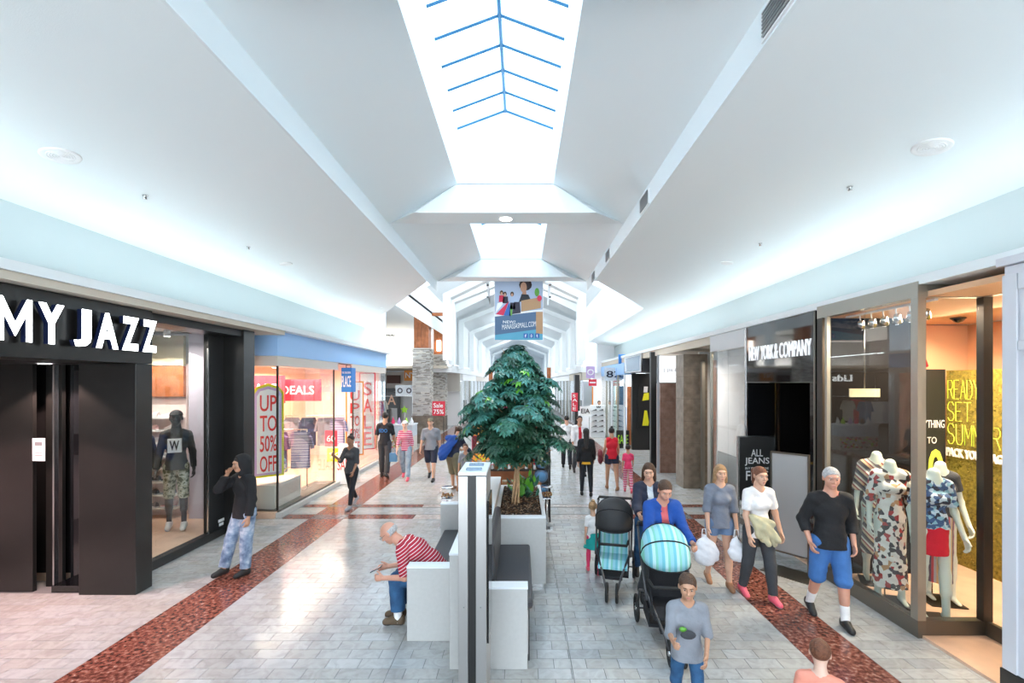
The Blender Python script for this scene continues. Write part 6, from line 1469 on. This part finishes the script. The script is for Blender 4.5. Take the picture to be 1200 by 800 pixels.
# ------------------------------------------------------------ court: stone and wood columns, far walls
mat('ledge_a', (.42, .39, .36), .85); mat('ledge_b', (.55, .53, .50), .85); mat('ledge_c', (.30, .27, .24), .85); mat('ledge_d', (.62, .58, .52), .85)
def stone_column(label, x, y, w_, z0, z1, z2, lamp):
    t = empty('column', label, 'column', (x, y, 0)); h_ = w_ / 2
    MB().box(-h_ - .02, h_ + .02, -h_ - .02, h_ + .02, 0, z0 - .005, 'stone_joint').build('base_core', t)
    n = 4
    for i in range(n):
        for k in range(2): a = -h_ - .035 + k * (w_ + .07) / 2; MB().box(a + .004, a + (w_ + .07) / 2 - .004, -h_ - .035, -h_ - .021, z0 * i / n + .004, z0 * (i + 1) / n - .004, 'stone_tile').build('base_tile', t)
    MB().box(-h_ + .04, h_ - .04, -h_ + .04, h_ - .04, z0, z1, 'stone_joint').build('core', t)
    q = MB(); z = z0
    while z < z1 - .03:
        hh = random.uniform(.035, .06); x_ = -h_
        while x_ < h_ - .02:
            l_ = min(random.uniform(.10, .28), h_ - x_); d = random.uniform(0, .03); m = random.choice(['ledge_a', 'ledge_b', 'ledge_c', 'ledge_d', 'ledge_b'])
            q.box(x_ + .002, x_ + l_ - .002, -h_ - d, -h_ + .05, z + .002, min(z + hh, z1) - .002, m); x_ += l_
        y_ = -h_ + .05
        while y_ < h_ - .02:
            l_ = min(random.uniform(.10, .28), h_ - y_); d = random.uniform(0, .03); m = random.choice(['ledge_a', 'ledge_b', 'ledge_c', 'ledge_d'])
            for s_ in (-1, 1): q.box(*sorted((s_ * (h_ + d), s_ * (h_ - .05))), y_ + .002, y_ + l_ - .002, z + .002, min(z + hh, z1) - .002, m)
            y_ += l_
        z += hh
    q.build('ledgestones', t, 'stuff')
    MB().box(-h_ - .04, h_ + .04, -h_ - .04, h_ + .04, z1, z1 + .05, 'ledge_d').build('cap_stone', t)
    hw_ = h_ * .86
    for k in range(4): a = -hw_ + k * hw_ / 2; MB().box(a + .003, a + hw_ / 2 - .003, -hw_, hw_, z1 + .051, z2, 'wood_orange').build('wood_board', t)
    if lamp: MB().box(-.12, .12, -hw_ - .10, -hw_ - .001, z1 + .25, z1 + .85, 'lamp_glow').build('wall_lamp', t, bevel=.02)
    return t
stone_column('front stone column with a plain wooden upper part, left of the tree', gX(495.5, 21.5), 21.5, .78, gZ(487, 21.1), gZ(409, 21.1), gZ(366, 21.1), False)
stone_column('rear stone column with a glowing wall lamp on its wooden upper part', gX(515.5, 27.5), 27.5, .74, gZ(487, 27.1), gZ(416, 27.1), gZ(380, 27.1), True)
q = MB().box(-.1, 1.0, -.08, .08, 0, .14, 'wood_orange').box(.85, 1.0, -.08, .08, .14, .42, 'wood_orange').build('beam_end'); q.location = (gX(504, 21.4), 21.4, gZ(370, 21.4)); tag(q, 'reddish wooden bracket beam joined to the front stone column', 'beam')
lab_box('sale_sign', 'red sale sign with white script before the rear stone column', 'sign', (gX(514, 20.5), 20.5, gZ(487, 20.5)), (.56, .04, .64), 'red_sign', 'Sale\n75%', 'white_print', .75)
q = MB().tube([(0, 0, 0), (0, 0, 1.25)], .02, 'black_satin', 6).box(-.15, .15, -.15, .15, 0, .02, 'black_satin').build('sign_stand'); q.location = (gX(520, 20.6), 20.6, 0); tag(q, 'thin black stand under the red sale sign', 'stand')
for i, (x, l) in enumerate(((600, 'left'), (664, 'right'))):
    q = MB().box(-.18, .18, -.18, .18, 2.9, 4.2, 'wood_orange').box(-.2, .2, -.2, .2, 0, 2.9, 'ledge_b').build('column'); q.location = (-2.9 if i == 0 else 2.6, 44, 0); tag(q, 'small distant wood and stone column seen %s of the tree top' % l, 'column')
# round white column at the end of the blue shop and lettering of a far grill
q = MB().lathe((0, 0, 0), [(.22, 0), (.22, 5.1)], 'white_bright', 24).build('column'); q.location = (gX(435.5, 17.8), 17.8, 0); tag(q, 'plain white column rising behind the end of the blue fascia', 'column')
o = MB(); o.text('GRILL', (0, 0, 0), X_, Z_, 1.1, .22, 'charcoal', .03, .02); o = o.build('shop_lettering'); o.location = (gX(441, 29.9), 30.17, gZ(393, 29.9)); tag(o, 'small dark lettering high on the far white wall above the left shops', 'lettering')
for (xp, Y, w_, z_, h_, m, l) in ((708, 22.5, .30, .3, 2.5, 'mint_wall', 'mint green tall panel inside the glazed blue fascia shop'), (719.5, 21.5, .34, .3, 2.3, 'cloth_blue', 'blue illustrated tall panel inside the glazed blue fascia shop'), (727, 20.6, .2, .3, 2.3, 'wood_orange', 'narrow brown panel inside the glazed blue fascia shop')):
    lab_box('display_panel', l, 'banner', (max(4.62, gX(xp, Y) + .4), Y, z_ - .3), (w_, .05, h_ + .3), m)  # plain display panels added to give the far shop colour
# far left court shops (frontal wall at the end of the wing)
mat('void_dark', (.03, .02, .015), .6); mat('void_brown', (.10, .05, .04), .8)
cw = empty('storefront', 'wide far shop front with black framed displays left of the stone columns', 'storefront', (-8, 30, 0)); L = cw.location
def F_(n, *a, **k):
    o = panel(n, cw, *a, **k); o.location = -L; return o
F_('upper_wall', -13.9, -3.95, 29.9, 30.15, 2.2, 3.45, 'cream'); F_('back_wall', -13.9, -3.95, 30.1, 30.18, 0, 2.19, 'pale_wall')
for i, (a, b) in enumerate(((452, 456), (466, 469), (486, 489))): F_('post', gX(a, 29.8), gX(b, 29.8), 29.7, 29.9, 0, 2.2, 'black_satin')
F_('dark_front', -13.85, -8.7, 29.55, 29.69, 0, 3.4, 'void_dark'); F_('dark_side', -13.98, -13.86, 18, 29.5, 0, 3.4, 'void_dark')  # dark planes added out of direct view to darken the window's reflection
F_('lintel', gX(452, 29.8), gX(489, 29.8), 29.7, 29.9, 2.201, 2.4, 'black_satin')
o = MB(); o.text('Lids', (0, 0, 0), X_, Z_, 1.25, .42, 'letters_lit', .03, .02); o = o.build('shop_lettering'); o.location = (-12.4, 29.54, 2.85); tag(o, 'lit white lettering Lids on the dark far front, seen mirrored in the window glass', 'lettering')
lab_box('shop_sign', 'brown carved sign on the far cream wall, left one', 'sign', (gX(461, 29.6), 29.6, gZ(449, 29.6)), (.85, .1, .52), 'void_brown')
lab_box('shop_sign', 'orange framed sign on the far cream wall, right of the brown one', 'sign', (gX(481, 29.6), 29.6, gZ(446, 29.6)), (.80, .1, .70), 'orange', 'NY', 'white_print')
lab_box('picture_board', 'pale picture board of people beside the front stone column', 'picture', (gX(474, 26), 26, gZ(464, 26)), (1.0, .06, .62), 'pale_cloth', 'o o', 'bn_dark', .5)
lab_box('picture_board', 'dark framed portrait board in the far shop', 'picture', (gX(459, 27), 27, gZ(478, 27)), (.62, .06, .95), 'black_satin', 'A', 'skin_a', .6)
s5 = empty('star_sign', 'lime green star sign among the far left stands', 'sign', (gX(474, 22), 22, gZ(480, 22)))
MB().poly((0, 0, 0), X_, Z_, [((.2 if k % 2 == 0 else .1) * math.sin(k * .628), (.2 if k % 2 == 0 else .1) * math.cos(k * .628)) for k in range(10)][::-1], 'lime', .02).build('star', s5)
MB().tube([(0, .02, -.18), (0, .02, -gZ(480, 22))], .012, 'chrome', 6).build('pole', s5)
ck = empty('counter', 'glass fronted cream kiosk counter with small goods behind the walkers', 'counter', (gX(468, 19), 19, 0))
MB().box(-1.0, .55, 0, .8, 0, .55, 'cream').build('base', ck); MB().box(-1.0, .55, 0, .8, .56, 1.0, 'pale_cloth').build('display_case', ck); MB().box(-1.03, .58, -.03, .83, 1.01, 1.05, 'laminate_top').build('top', ck)
q = MB()
for k in range(90): x, z = random.uniform(-.98, .5), random.uniform(.08, .5); q.box(x, x + random.uniform(.03, .08), -.02, -.001, z, z + .05, random.choice(['lime', 'red_sign', 'yellow', 'pink_cloth', 'white_print', 'khaki']))
q.build('small_goods', ck, 'stuff')
for i, (x, m) in enumerate(((-.85, 'white_print'), (-.6, 'charcoal'), (-.35, 'pink_cloth'), (-.1, 'lilac'), (.2, 'lime'), (.42, 'white_print'))):
    o = MB().lathe((0, 0, 0), [(.07, 0), (.08, .1), (.03, .2), (.02, .26)], m, 12).build('bottle'); o.location = (ck.location.x + x, 19.35, 1.052); tag(o, '%s bottle on the far kiosk counter, %s from the left' % ({'white_print': 'white', 'charcoal': 'dark', 'pink_cloth': 'pink', 'lilac': 'lilac', 'lime': 'lime'}[m], ('first', 'second', 'third', 'fourth', 'fifth', 'sixth')[i]), 'bottle', 'bottles on the far kiosk counter')
for i in range(8):
    x = 415 + i * 4.6; Y = 20 + (i % 3) * 1.4; m = ['pale_cloth', 'navy', 'pink_cloth', 'white_print', 'red_sign', 'charcoal', 'cloth_blue', 'beige_paint'][i]
    garment(m, '%s garment on display beyond the blue shop, %s from the left' % ({'pale_cloth': 'pale blue', 'navy': 'navy', 'pink_cloth': 'pink', 'white_print': 'white', 'red_sign': 'red', 'charcoal': 'dark', 'cloth_blue': 'blue', 'beige_paint': 'beige'}[m], ('first', 'second', 'third', 'fourth', 'fifth', 'sixth', 'seventh', 'eighth')[i]), gX(x - 0, Y), Y, 1.9, .5, .9, R(20), 'garments beyond the blue shop')
rail(-7.4, -4.9, 20.9, 2.15, 'long garment rail standing beyond the blue shop')

# ------------------------------------------------------------ snack cart behind the tree
fc = empty('snack_cart', 'snack cart with food picture panels and jars behind the planter', 'cart', (.02, 9.3, 0)); Yc = 9.3
def cart(n, x0, x1, y0, y1, z0, z1, m, **k): return panel(n, fc, x0, x1, y0, y1, z0, z1, m, **k)
cart('body', -.95, .35, .12, .9, .1, .98, 'wood_orange'); cart('counter_top', -1.0, .40, .0, .95, .985, 1.03, 'bronze_dark'); cart('base', -.9, .3, .15, .85, 0, .098, 'black_satin')
cart('shelf_lower', -.98, .38, -.12, .0, .62, .65, 'bronze_dark')
pics = [('orange', 'yellow'), ('white_print', 'orange'), ('lime', 'leaf_dark'), ('red_bright', 'white_print')]; pics2 = [('dark_red', 'white_print'), ('white_print', 'orange'), ('red_bright', 'dark_red'), ('orange', 'wood_orange')]
z1_, dz_ = gZ(515, Yc), .26
for r_ in range(4):
    for c in range(4):
        x0 = gX(553 + c * 20.5, Yc) - .02; z0 = 1.12 + r_ * .285; m = (pics, pics2)[r_ % 2][c]
        o = cart('picture_panel', x0, x0 + .335, .05, .07, z0, z0 + .27, m[0]); q = MB()
        for _ in range(22):
            a, rr_ = random.uniform(0, 6.28), random.random() ** .5; q.ell((x0 + .167 + .11 * rr_ * math.cos(a), .046, z0 + .125 + .06 * rr_ * math.sin(a)), (.022, .006, .018), random.choice([m[1], 'orange', 'wood_orange', m[1]]), 7, 4)
        q.build('food_print', o)
cart('sign_frame', -1.02, .38, .071, .10, 1.10, 2.27, 'pink_cloth')
for x in (-1.0, .36): MB().tube([(x, .2, 1.03), (x, .2, 2.35)], .025, 'black_satin', 8).build('post', fc)
MB().tube([(.50, .3, 0), (.50, .3, 2.35)], .035, 'black_satin', 8).build('post', fc)
jar_n = 0
mat('candy_brown', (.30, .12, .04), .5); mat('candy_tan', (.50, .32, .16), .5); mat('jar_lid', (.55, .48, .36), .5)
proto_jar = None
for (z, y, xs) in ((1.031, .0, [-.86 + .17 * i for i in range(8)]), (.651, -.10, [-.86 + .17 * i for i in range(8)])):
    for i, x in enumerate(xs):
        y_ = 9.3 + y + (.06 if z > 1 else .04)
        if proto_jar is None:
            t = proto_jar = empty('snack_jar', '', 'jar', (0, 0, 0)); MB().lathe((0, 0, .002), [(.055, 0), (.062, .05), (.062, .11), (.045, .14)], 'candy_brown', 12).build('nuts', t)
            MB().lathe((0, 0, .142), [(.05, 0), (.052, .025), (.01, .03)], 'jar_lid', 12).build('lid', t)
        else:
            t = proto_jar.copy(); COL.objects.link(t)
            for c in proto_jar.children: d = c.copy(); COL.objects.link(d); d.parent = t
        t.location = (.02 + x, y_, z); tag(t, 'snack jar with tan lid on the %s of the cart, %s from the left' % ('counter' if z > 1 else 'lower shelf', ('first', 'second', 'third', 'fourth', 'fifth', 'sixth', 'seventh', 'eighth')[i]), 'jar', 'snack jars on the cart')
def big_jar(label, x, y, z, r):
    t = empty('glass_jar', label, 'jar', (x, y, z)); MB().lathe((0, 0, 0), [(r * .6, 0), (r, .06), (r * 1.05, .13), (r * .8, .19)], 'clear_glass', 20).build('glass', t)
    q = MB()
    for _ in range(60):
        a, rr_ = random.uniform(0, 6.28), random.random() ** .5 * r * .75; q.ell((rr_ * math.cos(a), rr_ * math.sin(a), .025 + random.random() * .06), (.018, .018, .014), random.choice(['candy_brown', 'candy_tan']), 6, 4)
    q.build('nuts', t, 'stuff'); MB().lathe((0, 0, .19), [(r * .8, 0), (r * .82, .015), (r * .78, .02)], 'chrome', 20).build('rim', t)
ph = MB().box(-.10, .10, -.10, .10, 0, .02, 'chrome').tube([(0, 0, .02), (0, 0, .59)], .02, 'chrome', 8).box(-.08, .08, -.08, .08, .585, .60, 'chrome').build('jar_stand'); ph.location = (gX(641, 8.75), 8.75, 0); tag(ph, 'slim metal stand under the glass jar right of the planter', 'stand')
big_jar('round glass jar of nuts just right of the planter', gX(641, 8.75), 8.75, .602, .13)
ph = MB().box(-.12, .12, -.12, .12, 0, .02, 'chrome').tube([(0, 0, .02), (0, 0, .54)], .02, 'chrome', 8).box(-.10, .10, -.10, .10, .535, .55, 'chrome').build('jar_stand'); ph.location = (gX(524, 8.9), 8.9, 0); tag(ph, 'slim metal stand under the glass jar left of the pylon', 'stand')
big_jar('glass jar of nuts and wrapped snacks left of the pylon behind the bench', gX(524, 8.9), 8.9, .552, .15)
for i, z in enumerate((.62, .90, 1.18)):
    t = empty('water_barrel', 'dark blue round barrel on the cart side rack, %s' % ('lowest', 'middle', 'topmost')[i], 'barrel', (gX(630, 9.6) + .06, 9.35, z)); MB().lathe((0, 0, 0), [(.10, -.16), (.13, -.14), (.135, 0), (.13, .14), (.10, .16)], 'bn_navy', 20, 'Y').build('body', t)
    MB().lathe((0, -.165, 0), [(.09, -.004), (.09, .004)], 'cloth_blue', 18, 'Y').build('end_cap', t)
rk = empty('side_rack', 'black metal rack with round barrels right of the tree trunk', 'rack', (gX(630, 9.6) + .06, 9.35, 0))
for x in (-.17, .17):
    for y in (-.15, .17): MB().tube([(x, y, 0), (x, y, 1.5)], .014, 'black_satin', 6).build('upright', rk)
for z in (.47, .75, 1.03): MB().box(-.17, .17, -.15, .17, z - .006, z + .006, 'black_satin').build('shelf', rk)
